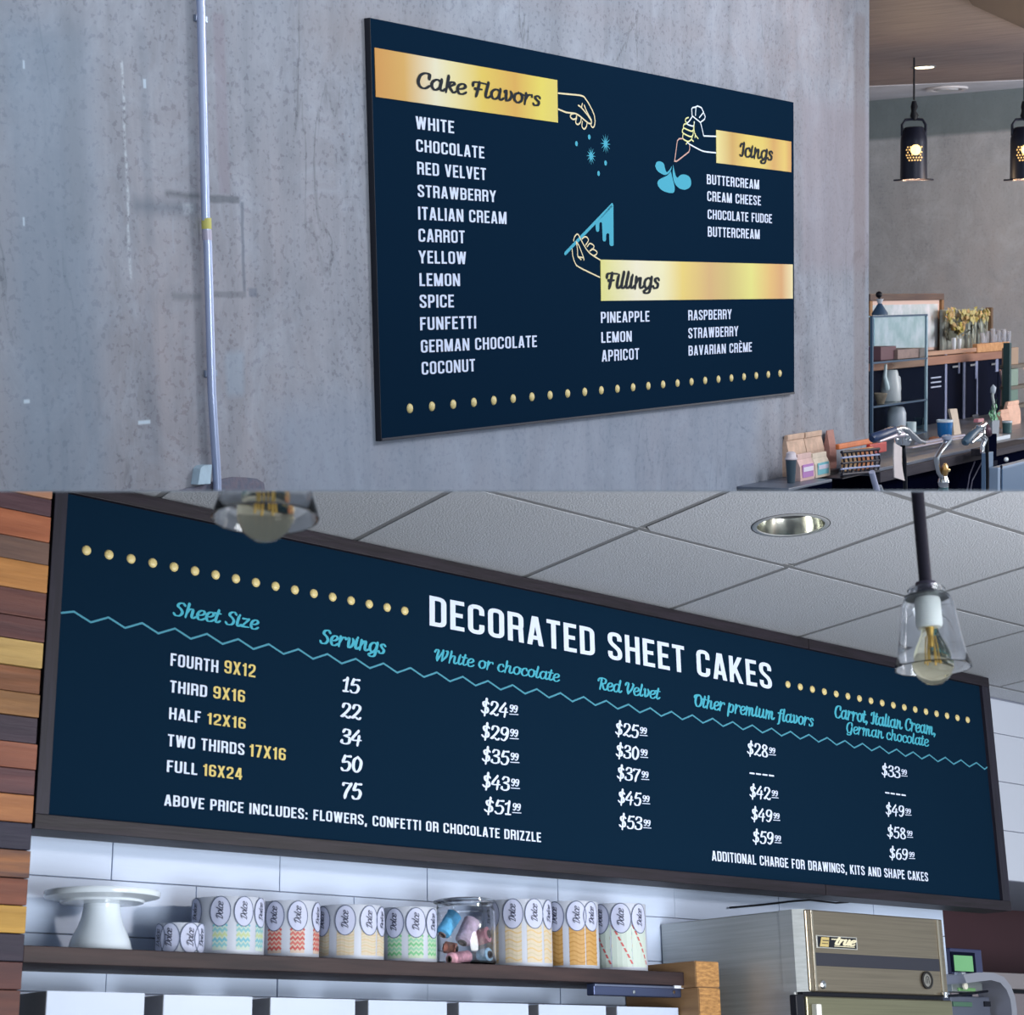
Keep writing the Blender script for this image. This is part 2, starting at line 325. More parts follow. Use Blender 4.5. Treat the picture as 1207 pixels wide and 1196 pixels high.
SCR={
'a':(.50,[BOWL,[(.40,.6),(.37,.2),(.44,.01),(.56,.14)]]),'c':(.37,[[(.34,.46),(.27,.6),(.12,.5),(.07,.22),(.16,.01),(.29,.02),(.40,.14)]]),
'd':(.50,[BOWL,[(.42,1.0),(.37,.2),(.44,.01),(.56,.14)]]),'e':(.38,[[(.08,.26),(.26,.32),(.35,.47),(.26,.6),(.12,.5),(.07,.24),(.15,.01),(.28,.01),(.41,.14)]]),
'f':(.32,[[(.4,.9),(.32,1.0),(.21,.85),(.17,.4),(.12,-.15),(.02,-.28)],[(.04,.56),(.34,.58)]]),'g':(.46,[BOWL,[(.40,.6),(.37,.1),(.32,-.22),(.17,-.3),(.06,-.2),(.2,-.05),(.52,.14)]]),
'h':(.48,[[(.14,1),(.08,0)],[(.1,.3),(.2,.54),(.32,.56),(.33,.35),(.32,.12),(.39,.01),(.52,.14)]]),'i':(.22,[[(.1,.6),(.07,.18),(.14,.01),(.26,.14)],[(.13,.78),(.14,.82)]]),
'k':(.42,[[(.14,1),(.08,0)],[(.10,.28),(.22,.36),(.36,.5),(.32,.6),(.22,.56),(.12,.3)],[(.18,.32),(.3,.08),(.36,.01),(.46,.1)]]),'l':(.22,[[(.14,1),(.07,.2),(.14,.01),(.26,.14)]]),
'm':(.66,[[(.1,.6),(.07,0)],[(.09,.3),(.2,.56),(.29,.5),(.27,0)],[(.28,.3),(.38,.56),(.48,.54),(.47,.15),(.54,.01),(.68,.14)]]),'n':(.46,[[(.1,.6),(.07,0)],[(.09,.3),(.2,.54),(.3,.56),(.3,.15),(.37,.01),(.5,.14)]]),
'o':(.43,[[(.22,.6),(.1,.48),(.07,.2),(.2,.0),(.34,.12),(.38,.38),(.3,.57),(.22,.6)],[(.3,.56),(.46,.5)]]),'p':(.45,[[(.1,.6),(.07,.1),(.04,-.3)],[(.1,.36),(.22,.58),(.36,.5),(.37,.2),(.25,.0),(.1,.08)]]),
'r':(.36,[[(.1,.6),(.07,0)],[(.09,.3),(.18,.54),(.3,.6),(.35,.5)]]),'s':(.34,[[(.32,.5),(.22,.6),(.12,.5),(.18,.36),(.28,.22),(.24,.04),(.12,.0),(.04,.1)]]),
't':(.26,[[(.16,.88),(.09,.2),(.16,.01),(.3,.14)],[(.0,.6),(.28,.6)]]),'u':(.48,[[(.1,.6),(.07,.18),(.16,.0),(.3,.15),(.35,.4)],[(.36,.6),(.35,.15),(.42,.01),(.54,.14)]]),
'v':(.40,[[(.06,.54),(.13,.6),(.14,.2),(.18,.02),(.3,.14),(.36,.42),(.3,.6)]]),'z':(.38,[[(.06,.56),(.34,.57)],[(.33,.57),(.06,.04)],[(.06,.04),(.38,.04)]]),
'C':(.50,[[(.46,.72),(.46,.94),(.32,1.0),(.16,.82),(.09,.4),(.18,.06),(.34,.0),(.5,.2)]]),'F':(.46,[[(.26,.93),(.2,.25),(.16,.0)],[(.02,.74),(.06,.92),(.2,.97),(.52,.94)],[(.1,.5),(.38,.52)]]),
'I':(.30,[[(.24,.97),(.2,.2),(.12,.01),(.02,.08)],[(.02,.76),(.1,.94),(.28,.97)]]),'S':(.46,[[(.44,.84),(.34,.99),(.2,.92),(.16,.72),(.3,.52),(.38,.28),(.3,.04),(.14,.0),(.03,.16)]]),
'W':(.72,[[(.02,.76),(.1,.97),(.2,.9),(.16,.4),(.18,.03)],[(.18,.03),(.42,.9)],[(.44,.97),(.42,.04)],[(.42,.04),(.62,.5),(.66,.96),(.56,.98)]]),'R':(.52,[[(.22,.95),(.16,0)],[(.02,.74),(.1,.94),(.3,1),(.46,.86),(.42,.58),(.22,.5)],[(.27,.5),(.36,.12),(.46,.0),(.56,.12)]]),
'V':(.50,[[(.02,.76),(.1,.97),(.2,.9),(.17,.4),(.22,.03)],[(.22,.03),(.4,.4),(.5,.85),(.42,.98)]]),'O':(.54,[[(.34,.98),(.16,.82),(.11,.35),(.24,.01),(.42,.12),(.5,.55),(.42,.9),(.28,1.0),(.08,.9),(.02,.72)]]),
'G':(.54,[[(.46,.74),(.44,.96),(.3,1.0),(.14,.8),(.09,.4),(.18,.04),(.32,.02),(.42,.2)],[(.46,.5),(.42,.1),(.36,-.15),(.2,-.22),(.1,-.12)]]),'D':(.56,[[(.22,.95),(.16,.04)],[(.0,.76),(.1,.96),(.32,.99),(.5,.75),(.48,.3),(.3,.02),(.04,.04)]]),
'1':(.30,[[(.2,.97),(.16,.05)],[(.04,.76),(.2,.92)],[(.06,.03),(.28,.03)]]),'2':(.46,[[(.08,.74),(.14,.95),(.3,.97),(.38,.76),(.26,.42),(.06,.05),(.2,.12),(.34,.0),(.44,.12)]]),'3':(.44,[[(.08,.8),(.18,.98),(.34,.92),(.34,.66),(.18,.54),(.36,.42),(.36,.12),(.2,.0),(.05,.08),(.06,.22)]]),
'4':(.48,[[(.3,.98),(.05,.36),(.44,.36)],[(.34,.6),(.29,0)]]),'5':(.44,[[(.4,.97),(.16,.94)],[(.16,.94),(.1,.56),(.28,.6),(.38,.38),(.3,.06),(.14,.0),(.04,.14)]]),'6':(.44,[[(.36,.94),(.2,.86),(.08,.45),(.12,.08),(.26,.0),(.38,.2),(.34,.48),(.2,.54),(.09,.36)]]),
'7':(.42,[[(.04,.84),(.1,.94),(.38,.92)],[(.38,.92),(.2,.4),(.14,0)]]),'8':(.44,[[(.24,.54),(.1,.74),(.2,.98),(.34,.84),(.3,.64),(.1,.34),(.12,.06),(.28,.0),(.38,.2),(.24,.54)]]),'9':(.44,[[(.36,.66),(.22,.44),(.08,.6),(.12,.9),(.28,.98),(.38,.78),(.34,.3),(.2,.02),(.06,.12)]]),
'0':(.46,[[(.24,.98),(.1,.75),(.09,.25),(.22,.0),(.36,.25),(.38,.7),(.24,.98)]]),'$':(.44,[[(.38,.78),(.26,.9),(.12,.8),(.16,.56),(.32,.44),(.34,.18),(.18,.06),(.03,.2)],[(.27,1.08),(.2,-.12)]]),',':(.18,[[(.1,.08),(.04,-.14)]]),' ':(.22,[])}
def scr_polys(s,thick=.25,thin=.085,slant=.17,k=5,ax=1.0):
    x=0; out=[]
    def disc(c,r): out.append([(c[0]+r*math.cos(a*PI/4),c[1]+r*math.sin(a*PI/4)) for a in range(8)])
    for ch in s:
        if ch==' ': WORDS.append(len(out))
        wd,st=SCR[ch]
        for p in st:
            lo=ch.islower(); f=(lambda v: v*1.15 if v<=.6 else .69+(v-.6)*.8) if lo else (lambda v:v)
            q=[((x+u)*ax+slant*v,v) for u,v in cat_([(u,f(v)) for u,v in p],k)]; n=len(q); W=[]
            for i in range(n):
                a=q[max(0,i-1)]; b=q[min(n-1,i+1)]; l=math.hypot(b[0]-a[0],b[1]-a[1])+1e-9
                dn=abs(b[1]-a[1])/l; W.append(thin+(thick-thin)*dn**1.3)
            W[0]=max(W[0],thick*.62); W[-1]=max(W[-1]*.7,thin)
            out+=ribbon(q,W); disc(q[0],W[0]/2); disc(q[-1],W[-1]/2)
        x+=wd
    return out,x*ax
LIFT=[None]
def lift(q,k):
    """strokes that cross must not share a plane: each is printed a hair above the last"""
    if LIFT[0] is None: return (q[0],q[1]-k*.00002,q[2])
    c=LIFT[0]; d=Vector((q[0]-c[0],q[1]-c[1],0)).normalized()*k*.00001; return (q[0]+d.x,q[1]+d.y,q[2])
def flat(polys,fmap,bm=None):
    bm=bm or B()
    for i_,p in enumerate(polys):
        try:
            a=sum(p[i-1][0]*p[i][1]-p[i][0]*p[i-1][1] for i in range(len(p)))
            if abs(a)<1e-12: continue
            if a<0: p=p[::-1]
            bm.faces.new([bm.verts.new(lift(fmap(u,v),i_%24)) for u,v in p])
        except Exception: pass
    return bm
YP=-.0012
def fit(polys,width,x0,x1,z0,h):
    k=(x1-x0)/width; return [[(x0+u*k,z0+v*h) for u,v in p] for p in polys]
def text(par,s,font,l,r,top,m,yf=0,name='lettering',**kw):
    """l, r: baseline ends and top: height of capitals, as measured in the photograph on the board plane y = yf"""
    a=at(l[0],l[1],1,yf); b=at(r[0],r[1],1,yf); t=at(l[0],top,1,yf)
    WORDS.clear()
    if font=='c': P,W=caps_polys(s)
    else:
        w0=sum(SCR[c][0] for c in s); WORDS.clear(); P,W=scr_polys(s,ax=(b.x-a.x)/w0/(t.z-a.z),**kw)
    cuts=[0]+list(WORDS)+[len(P)]
    P=fit(P,W,a.x,b.x,(a.z+b.z)/2,t.z-a.z)
    for c0,c1 in zip(cuts,cuts[1:]):
        if c1>c0: obj(name,flat(P[c0:c1],lambda u,v:(u,yf+YP,v)),m,par)
def pline(par,pts,wd,m,name='line_drawing',yf=0,extra=None):
    P=[]
    for p in pts:
        q=[at(x,y,1,yf) for x,y in p]; P+=ribbon([(c.x,c.z) for c in q],wd)
        for c in (q[0],q[-1]): P.append([(c.x+wd/2*math.cos(a*PI/3),c.z+wd/2*math.sin(a*PI/3)) for a in range(6)])
    return obj(name,flat(P,lambda u,v:(u,yf+YP,v)),m,par)
def dots(par,p0,p1,n,r,yf=0,m=DOT):
    a=at(*p0,1,yf); b=at(*p1,1,yf)
    for i in range(n):
        c=a.lerp(b,i/(n-1)); c.z=a.z+(b.z-a.z)*i/(n-1)
        bm=B(); lathe(bm,[(r,0),(r*.93,.0022),(r*.6,.0046),(.0,.0056)],(c.x,yf,c.z),16,axis=(0,-1,0))
        d=obj('gold_dot',bm,m,par,smooth=True)

# ================================================================== added divider that blocks light between the two rooms
use('L')
R_=FL.transposed()@Vector((1,0,0)); D_=(FL.transposed()@Vector((0,(CUT-PY)/FPX,1))).normalized(); N_=CUTN
bm=B(); c0=FL.transposed()@Vector((0,0,0))
def dk(a,d,n): return CAM-Vector((0,0,EYE))+R_*a+D_*d+N_*n
hexa(bm,[dk(-1.6,1.75,.0),dk(3.4,1.75,.0),dk(6.5,14,.0),dk(-4.5,14,.0),dk(-1.6,1.75,-.0008),dk(3.4,1.75,-.0008),dk(6.5,14,-.0008),dk(-4.5,14,-.0008)])
obj('light_divider',bm,mat('divider_grey',(120,128,140),.8),None,cut=False,kind='structure',label='thin grey light divider added between the upper bar and the lower shop')
bm=box(B(),-4,9,-6,3,-EYE-.1,-EYE); obj('floor',bm,mat('floor_grey',(120,118,116),.6,var=.1,scale=3),None,kind='structure')

# ================================================================== LOWER ROOM: shell
zc=.006
# tiled back wall
XW1=at(1111,1075,1,.205).x
wl=obj('wall_back',box(B(),-.6,XW1,.213,.35,-EYE,.3),GROUT,None,kind='structure')
rows=[(-.9128+.1325*k) for k in range(-4,3)]
for ri,z in enumerate(rows):
    off=.5549 if ri%2==1 else .3166
    x=off-.4865*2
    while x<XW1:
        x0=max(x+.0012,-.3); x1=min(x+.4865-.0012,XW1)
        if x1-x0>.01:
            j=random.uniform(-.0012,.0012)
            obj('tile',box(B(),x0,x1,.205+j,.214,z+.0012,z+.1325-.0012,.0012),WTILE,wl)
        x+=.4865
# bulkhead with larger white panels at the right
bh=obj('trim_1',box(B(),XW1-.2,6.2,.213,.9,-.692,.3),GROUT,None,kind='structure')
PANEL=mat('bulkhead_panel',(186,192,206),.4)
for k in range(4):
    z=-.692+k*.186
    for i in range(5):
        x0=XW1-.2+i*.62
        obj('panel',box(B(),x0+.0015,x0+.6185,.205,.214,z+.0015,min(z+.1845,.0),.001),PANEL,bh)
obj('wall_right',box(B(),XW1-.1,7,.95,1.1,-EYE,.3),REDW,None,kind='structure')
# timber-clad pillar on the left
YPL=-.055; XP=at(37,985,1,YPL).x
wp=obj('wall_left',box(B(),-1.4,XP-.004,YPL+.014,.6,-EYE,.3),mat('pillar_core',(20,16,20),.8),None,kind='structure')
pb=[548,585,606,637,664,698,730,757,788,818,846,877,908,938,971,1003,1036,1068,1101,1134,1167,1200,1232]
pc=[((150,110,88),(178,130,100)),((58,40,48),(92,66,72)),((128,72,50),(170,104,72)),((84,66,62),(122,94,80)),((132,88,46),(186,130,74)),((78,50,50),(108,70,62)),((66,44,48),(98,62,58)),((150,122,74),(192,160,100)),((96,62,42),(134,86,58)),((104,72,46),(146,106,68)),((44,36,48),(66,54,64)),((112,66,52),(144,90,68)),((70,46,52),(102,66,66)),((124,76,48),(168,112,70)),((28,28,46),(44,40,58)),((56,44,52),(150,98,60)),((88,50,40),(128,74,54)),((150,112,46),(192,150,72)),((28,26,44),(48,38,54)),((62,36,40),(90,52,48)),((72,42,40),(100,58,48)),((120,80,50),(160,110,70))]
for i in range(len(pb)-1):
    z1=at(45,pb[i],1,YPL).z; z0=at(45,pb[i+1],1,YPL).z; m=woodmat('plank_wood_%d'%i,pc[i][0],pc[i][1],0,7)
    j=random.uniform(-.004,.004); xs=-.55+random.uniform(-.25,.05)
    obj('plank',box(B(),xs+.001,XP+random.uniform(-.002,.001),YPL+j,YPL+.015,z0+.001,z1-.001,.0015),m,wp)
    obj('plank',box(B(),-1.4,xs-.001,YPL-j,YPL+.015,z0+.001,z1-.001,.0015),m,wp)
# suspended ceiling
cl=obj('ceiling',box(B(),-2,7,-4.5,.6,.05,.09),mat('ceiling_void',(70,72,76),.9),None,kind='structure')
SK=.124; g=.0095
def cpt(u,v,z): return (.889+.605*u+SK*v,v,z)
dl=at(932,619,2,zc)
for j in range(6):
    v1=.077-.61*j; v0=v1-.61
    for k in range(-4,9):
        c=[cpt(k,v0+g,zc),cpt(k+1,v0+g,zc),cpt(k+1,v1-g,zc),cpt(k,v1-g,zc)]
        gx=g
        c=[(c[0][0]+gx,)+c[0][1:],(c[1][0]-gx,)+c[1][1:],(c[2][0]-gx,)+c[2][1:],(c[3][0]+gx,)+c[3][1:]]
        cx=sum(p[0] for p in c)/4
        if v0<dl.y<v1 and c[0][0]<dl.x-SK*(dl.y-v0)<c[1][0]:
            bm=B(); n=64; R=.093; inn=[];out=[]
            for i in range(n):
                a=2*PI*i/n; inn.append(bm.verts.new((dl.x+R*math.cos(a),dl.y+R*math.sin(a),zc)))
                # ray to the tile's outline, in skewed coordinates
                t=min([((v1-g-dl.y) if math.sin(a)>0 else (v0+g-dl.y))/math.sin(a)] if abs(math.sin(a))>1e-6 else [9])
                dx=math.cos(a)-SK*math.sin(a); lx=c[0][0]+SK*(dl.y-v0-g)-dl.x; rx=c[1][0]+SK*(dl.y-v0-g)-dl.x
                if abs(dx)>1e-6: t=min(t,(rx if dx>0 else lx)/dx)
                out.append(bm.verts.new((dl.x+t*math.cos(a),dl.y+t*math.sin(a),zc)))
            for i in range(n): bm.faces.new((inn[i],out[i],out[(i+1)%n],inn[(i+1)%n]))
            bmesh.ops.recalc_face_normals(bm,faces=bm.faces[:])
            for f in bm.faces:
                if f.normal.z>0: f.normal_flip()
            obj('ceiling_tile',bm,CTILE,cl)
        else:
            bm=B(); hexa(bm,c+[(p[0],p[1],zc+.02) for p in c]); obj('ceiling_tile',bm,CTILE,cl)
bm=B()
box(bm,-2,6,.090,.20,zc,zc+.02); obj('ceiling_tile',bm,CTILE,cl)
for j in range(7):
    v=.077-.61*j; obj('ceiling_bar',box(B(),-2,6.2,v-.012,v+.012,zc+.001,zc+.03,),CBAR,cl)
for k in range(-3,10):
    a=cpt(k,.09,0); b=cpt(k,-3.6,0); obj('ceiling_bar',hexa(B(),[(b[0]-.012,b[1],zc+.002),(b[0]+.012,b[1],zc+.002),(a[0]+.012,a[1],zc+.002),(a[0]-.012,a[1],zc+.002),(b[0]-.012,b[1],zc+.03),(b[0]+.012,b[1],zc+.03),(a[0]+.012,a[1],zc+.03),(a[0]-.012,a[1],zc+.03)]),CBAR,cl)
# recessed downlight
t=thing('recessed_downlight','round chrome downlight set into the white tile ceiling','ceiling light',(dl.x,dl.y,zc))
obj('trim_ring',lathe(B(),[(.090,-.002),(.101,-.002),(.103,-.0005),(.101,.001),(.090,.001)],(dl.x,dl.y,zc),56,closed=True),mat('downlight_trim',(205,208,212),.3,.6),t,smooth=True)
obj('dark_outer_ring',lathe(B(),[(.101,-.0008),(.1055,-.0006),(.1055,.0008),(.101,.0008)],(dl.x,dl.y,zc),56,closed=True),mat('outer_ring_dark',(30,32,38),.6),t,smooth=True)  # thin dark ring round the outer edge of the trim
obj('reflector',lathe(B(),[(.091,0),(.089,.015),(.080,.05),(.066,.085),(.05,.10),(0,.102)],(dl.x,dl.y,zc),56),mat('reflector',(200,200,190),.16,1),t,smooth=True)
bm=ball(B(),(dl.x,dl.y,zc+.083),.022,2); obj('bulb',bm,mat('frosted_bulb',(235,238,230),.4),t,smooth=True)

# ================================================================== LOWER ROOM: menu board
XR=3.7286; ZB=-.838
x_in=at(77.6,582,1,0).x; xr_in=at(1154.2,810,1,0).x; zt_in=at(130,592.4,1,0).z; zb_in=at(55.7,960.8,1,0).z
xs=at(969,1040,1,0).x
mb=thing('menu_board','long navy sheet cake price board in a dark wood frame above the shelf','menu board',(0,0,ZB))
obj('panel',box(B(),x_in-.01,xr_in+.01,.0,.03,zb_in-.01,zt_in+.01),NAVY,mb)
fy=-.014
for (a,b,z0,z1) in ((0,xs-.0015,zt_in,-.001),(xs+.0015,XR,zt_in,-.001),(0,xs-.0015,ZB,zb_in),(xs+.0015,XR,ZB,zb_in)):
    obj('frame_rail',box(B(),a,b,fy,.10,z0,z1,.0015),FRAME,mb)
FRV=mat('frame_wood_upright',(30,28,40),.55,var=.2,scale=6,bump=.15,stretch=(14,8,1),spec=.35)
obj('frame_stile',box(B(),0,x_in,fy+.0008,.10,zb_in,zt_in,.0015),FRV,mb); obj('frame_stile',box(B(),xr_in,XR,fy+.0008,.10,zb_in,zt_in,.0015),FRV,mb)
for x in (.4,1.8,3.2): obj('wall_cleat',box(B(),x,x+.06,.09,.2035,-.5,-.3),DMETAL,mb)
# a black cable that hangs below the board
# writing
C='c'; S_='s'
text(mb,'DECORATED SHEET CAKES',C,(506,737),(910,812.5),701.8,WHITE)
for s,l,r,top,m,f in [
 ('Sheet Size',(202.8,725.5),(303.2,741),709.5,TEAL,S_),('Servings',(375.5,759.5),(453,768.5),743,TEAL,S_),('White or chocolate',(510.5,777.5),(658.4,803.5),764.2,TEAL,S_),
 ('Red Velvet',(703.6,812),(776.6,823.5),798.5,TEAL,S_),('Other premium flavors',(817,832.5),(958,855.3),818.5,TEAL,S_),
 ('Carrot, Italian Cream,',(982.7,846.5),(1102.6,865),832.5,TEAL,S_),('German chocolate',(996.5,864),(1093.8,878.3),852,TEAL,S_),
 ('FOURTH',(200.5,785.4),(256.8,792),770.5,WHITE,C),('9X12',(264,792.7),(300.6,798.7),777.5,YEL,C),('THIRD',(199.8,816.5),(243.6,820.8),802.5,WHITE,C),('9X16',(250.9,823),(288.3,827.4),808.6,YEL,C),
 ('HALF',(198.8,847.9),(236,851.6),834,WHITE,C),('12X16',(243.6,853.5),(289,858.9),840,YEL,C),('TWO THIRDS',(197.2,879.4),(287.7,889.8),865.2,WHITE,C),('17X16',(293.3,891.5),(336.4,896),877,YEL,C),
 ('FULL',(196.2,909.9),(232,913),896,WHITE,C),('16X24',(238.6,914.5),(285,918.5),900.5,YEL,C),
 ('ABOVE PRICE INCLUDES: FLOWERS, CONFETTI OR CHOCOLATE DRIZZLE',(193.2,949),(637.5,992.7),935.8,WHITE,C),
 ('ADDITIONAL CHARGE FOR DRAWINGS, KITS AND SHAPE CAKES',(839,1013.5),(1094,1039.3),1001.8,WHITE,C)]:
    text(mb,s,f,l,r,top,m)
for s,x0,x1,yb,h in (('15',402.6,423.5,816,16.5),('22',400.9,425.2,846.5,17),('34',401,426,877.5,17.5),('50',400.5,426.5,909,18),('75',402,425.5,941,18.5)):
    text(mb,s,S_,(x0,yb-1),(x1,yb+.8),yb-1-h,WHITE,thick=.25,thin=.085,slant=.08)
def price(s,x0,yb,wd,h):
    text(mb,s,S_,(x0,yb-.8),(x0+wd,yb+1.6),yb-.8-h,WHITE,thick=.23,thin=.08,slant=.08,name='price')
    k=wd/33.0; a=x0+wd+1.6*k
    text(mb,'99',S_,(a,yb-3.4*k-.2),(a+9.5*k,yb-3.0*k+.2),yb-3.6*k-.2-8.2*k,WHITE,thick=.26,thin=.09,slant=.08,name='price_cents',k=3)
    pline(mb,[[(a,yb-.9*k),(a+10.5*k,yb-.2*k)]],.0022,WHITE,'underline')
for s,x,y in (('$24',566.1,842.4),('$29',566.6,871.0),('$35',567.2,899),('$43',567.8,929.5),('$51',569.6,958.3)): price(s,x,y,32.5,16.2)
for s,x,y in (('$25',724.5,867.2),('$30',725.2,893),('$37',726.4,919),('$45',727.6,947.5),('$53',728.8,976)): price(s,x,y,28,15)
for s,x,y in (('$28',880,890),('$42',883,940.5),('$49',885,967),('$59',886.6,993.5)): price(s,x,y,25,14.2)
for s,x,y in (('$33',1038.8,914.8),('$49',1043.5,960.8),('$58',1045.3,987),('$69',1047.8,1012)): price(s,x,y,22.3,12.8)
for x,y,d in ((883.6,911,7.6),(1043.4,934,6.4)):
    P=[]
    for i in range(4): P.append([(x+i*d,y+i*.9),(x+i*d+d*.66,y+i*.9+.6)])
    pline(mb,P,.0052,WHITE,'dashes')
dots(mb,(102,648.5),(477,719.7),17,.0122); dots(mb,(928.6,806.5),(1140.5,848.2),17,.0118)
pk=at(86.8,720.8,1,0); pk2=at(127.6,726.8,1,0); vl=at(106.7,733.4,1,0); per=pk2.x-pk.x
zend=at(1164.9,908,1,0); zs=at(67.3,727.4,1,0)
xend=xr_in
npk=round((at(1140,897,1,0).x-pk.x)/per)
P=[(x_in,(pk.z+vl.z)/2)]; x=pk.x; up=True
while x<xend-.01: P.append((x,pk.z if up else vl.z)); x+=per/2; up=not up
P.append((xend,(pk.z+vl.z)/2))
obj('zigzag_line',flat(ribbon(P,.0048),lambda u,v:(u,YP,v)),LTEAL,mb)
# cable under the board
bm=B(); q=[(860,1069.5,.19),(900,1066,.19),(935,1062,.19),(955,1060.5,.17),(985,1064,.14),(1000,1063,.14)]
tube(bm,[at(a,b,1,c) for a,b,c in q],.003,8); obj('cable',bm,BLACK,None,label='thin black cable sagging under the long price board',cat='cable',smooth=True,base=at(935,1062,1,.19))

# ================================================================== shelf and what stands on it
YS=-.05; za=at(200,1120.7,1,YS).z; zb=at(200,1140.0,1,YS).z; zs_=za
XS1=at(810.3,1150,1,YS).x
obj('wall_shelf',box(B(),XP+.001,XS1,YS,.204,zb,za,.002),SHELF,None,base=(1,.1,za),label='long dark wood plank shelf holding cups under the price board',cat='shelf')
ZT=za+.0003
def cyl_at(pxc,rpx,yc):
    p=at(pxc,1110,1,yc); return p.x,rpx*dep(p)/FPX
# cake stand
cx,r=cyl_at(118,68,.06)
ct=at(118,1051,1,.06).z
t=thing('cake_stand','white porcelain pedestal cake stand at the left end of the dark shelf','cake stand',(cx,.06,ZT))
H=ct-ZT
obj('plate',lathe(B(),[(0,H-.030),(.035,H-.029),(.05,H-.028),(.095,H-.026),(.098,H-.021),(r*.985,H-.0135),(r,H-.008),(r,H-.002),(r*.99,H),(r*.96,H-.003),(0,H-.006)],(cx,.06,ZT),64),PORC,t,smooth=True)
obj('pedestal',lathe(B(),[(0,.001),(.072,.001),(.074,.005),(.0715,.012),(.068,.025),(.062,.04),(.052,.06),(.0455,.08),(.042,.10),(.041,H-.045),(.042,H-.028),(0,H-.028)],(cx,.06,ZT),48),PORC,t,smooth=True)
# decorated baking tubs
TW=mat('tub_white',(178,184,198),.45); TSEAM=TW
def chev(cols,n=6,teeth=3,th=.0065):
    def f(u0,u1,z0,z1):
        out=[]; rh=(z1-z0)/n
        for i in range(n):
            zc_=z0+rh*(i+.4); pts=[]
            m=teeth*2
            for j in range(m+1): pts.append((u0+(u1-u0)*j/m, zc_+(rh*.55 if j%2 else 0)))
            out.append((cols[i%len(cols)],ribbon(pts,rh*.42)))
        return out
    return f
def wavy(cols,n=9):
    def f(u0,u1,z0,z1):
        out=[]; rh=(z1-z0)/n
        for i in range(n):
            pts=[(u0+(u1-u0)*j/10, z0+rh*(i+.5)+math.sin(j/10*PI*2)*rh*.35) for j in range(11)]
            out.append((cols[i%len(cols)],ribbon(pts,rh*.3)))
        return out
    return f
def diag(cols):
    def f(u0,u1,z0,z1):
        out=[]; w=u1-u0
        for i in range(7):
            a=i/7; out.append((cols[0],[[(u0+w*a,z1-(z1-z0)*a),(u0+w*(a+.1),z1-(z1-z0)*a),(u0+w*(a+.2),z1-(z1-z0)*(a+.1)),(u0+w*(a+.1),z1-(z1-z0)*(a+.1))]]))
        for i in range(3):
            zz=z0+(z1-z0)*(.15+.3*i); out.append((cols[1+i%2],[[(u0,zz),(u1,zz+(z1-z0)*.2),(u1,zz+(z1-z0)*.27),(u0,zz+(z1-z0)*.07)]]))
        return out
    return f
PM={}
def pm(c,r=.6):
    if c not in PM: PM[c]=mat('tub_print_%d_%d_%d'%c,tuple(int(v*.9) for v in c),r)
    return PM[c]
OVR=mat('label_ring',(84,96,122),.6); OVW=mat('label_paper',(182,188,214),.6); OVT=mat('label_ink',(44,48,72),.6)
TX,TWD=scr_polys('Dolce',thick=.115,thin=.05,slant=.3,k=3)
TUBY=.068
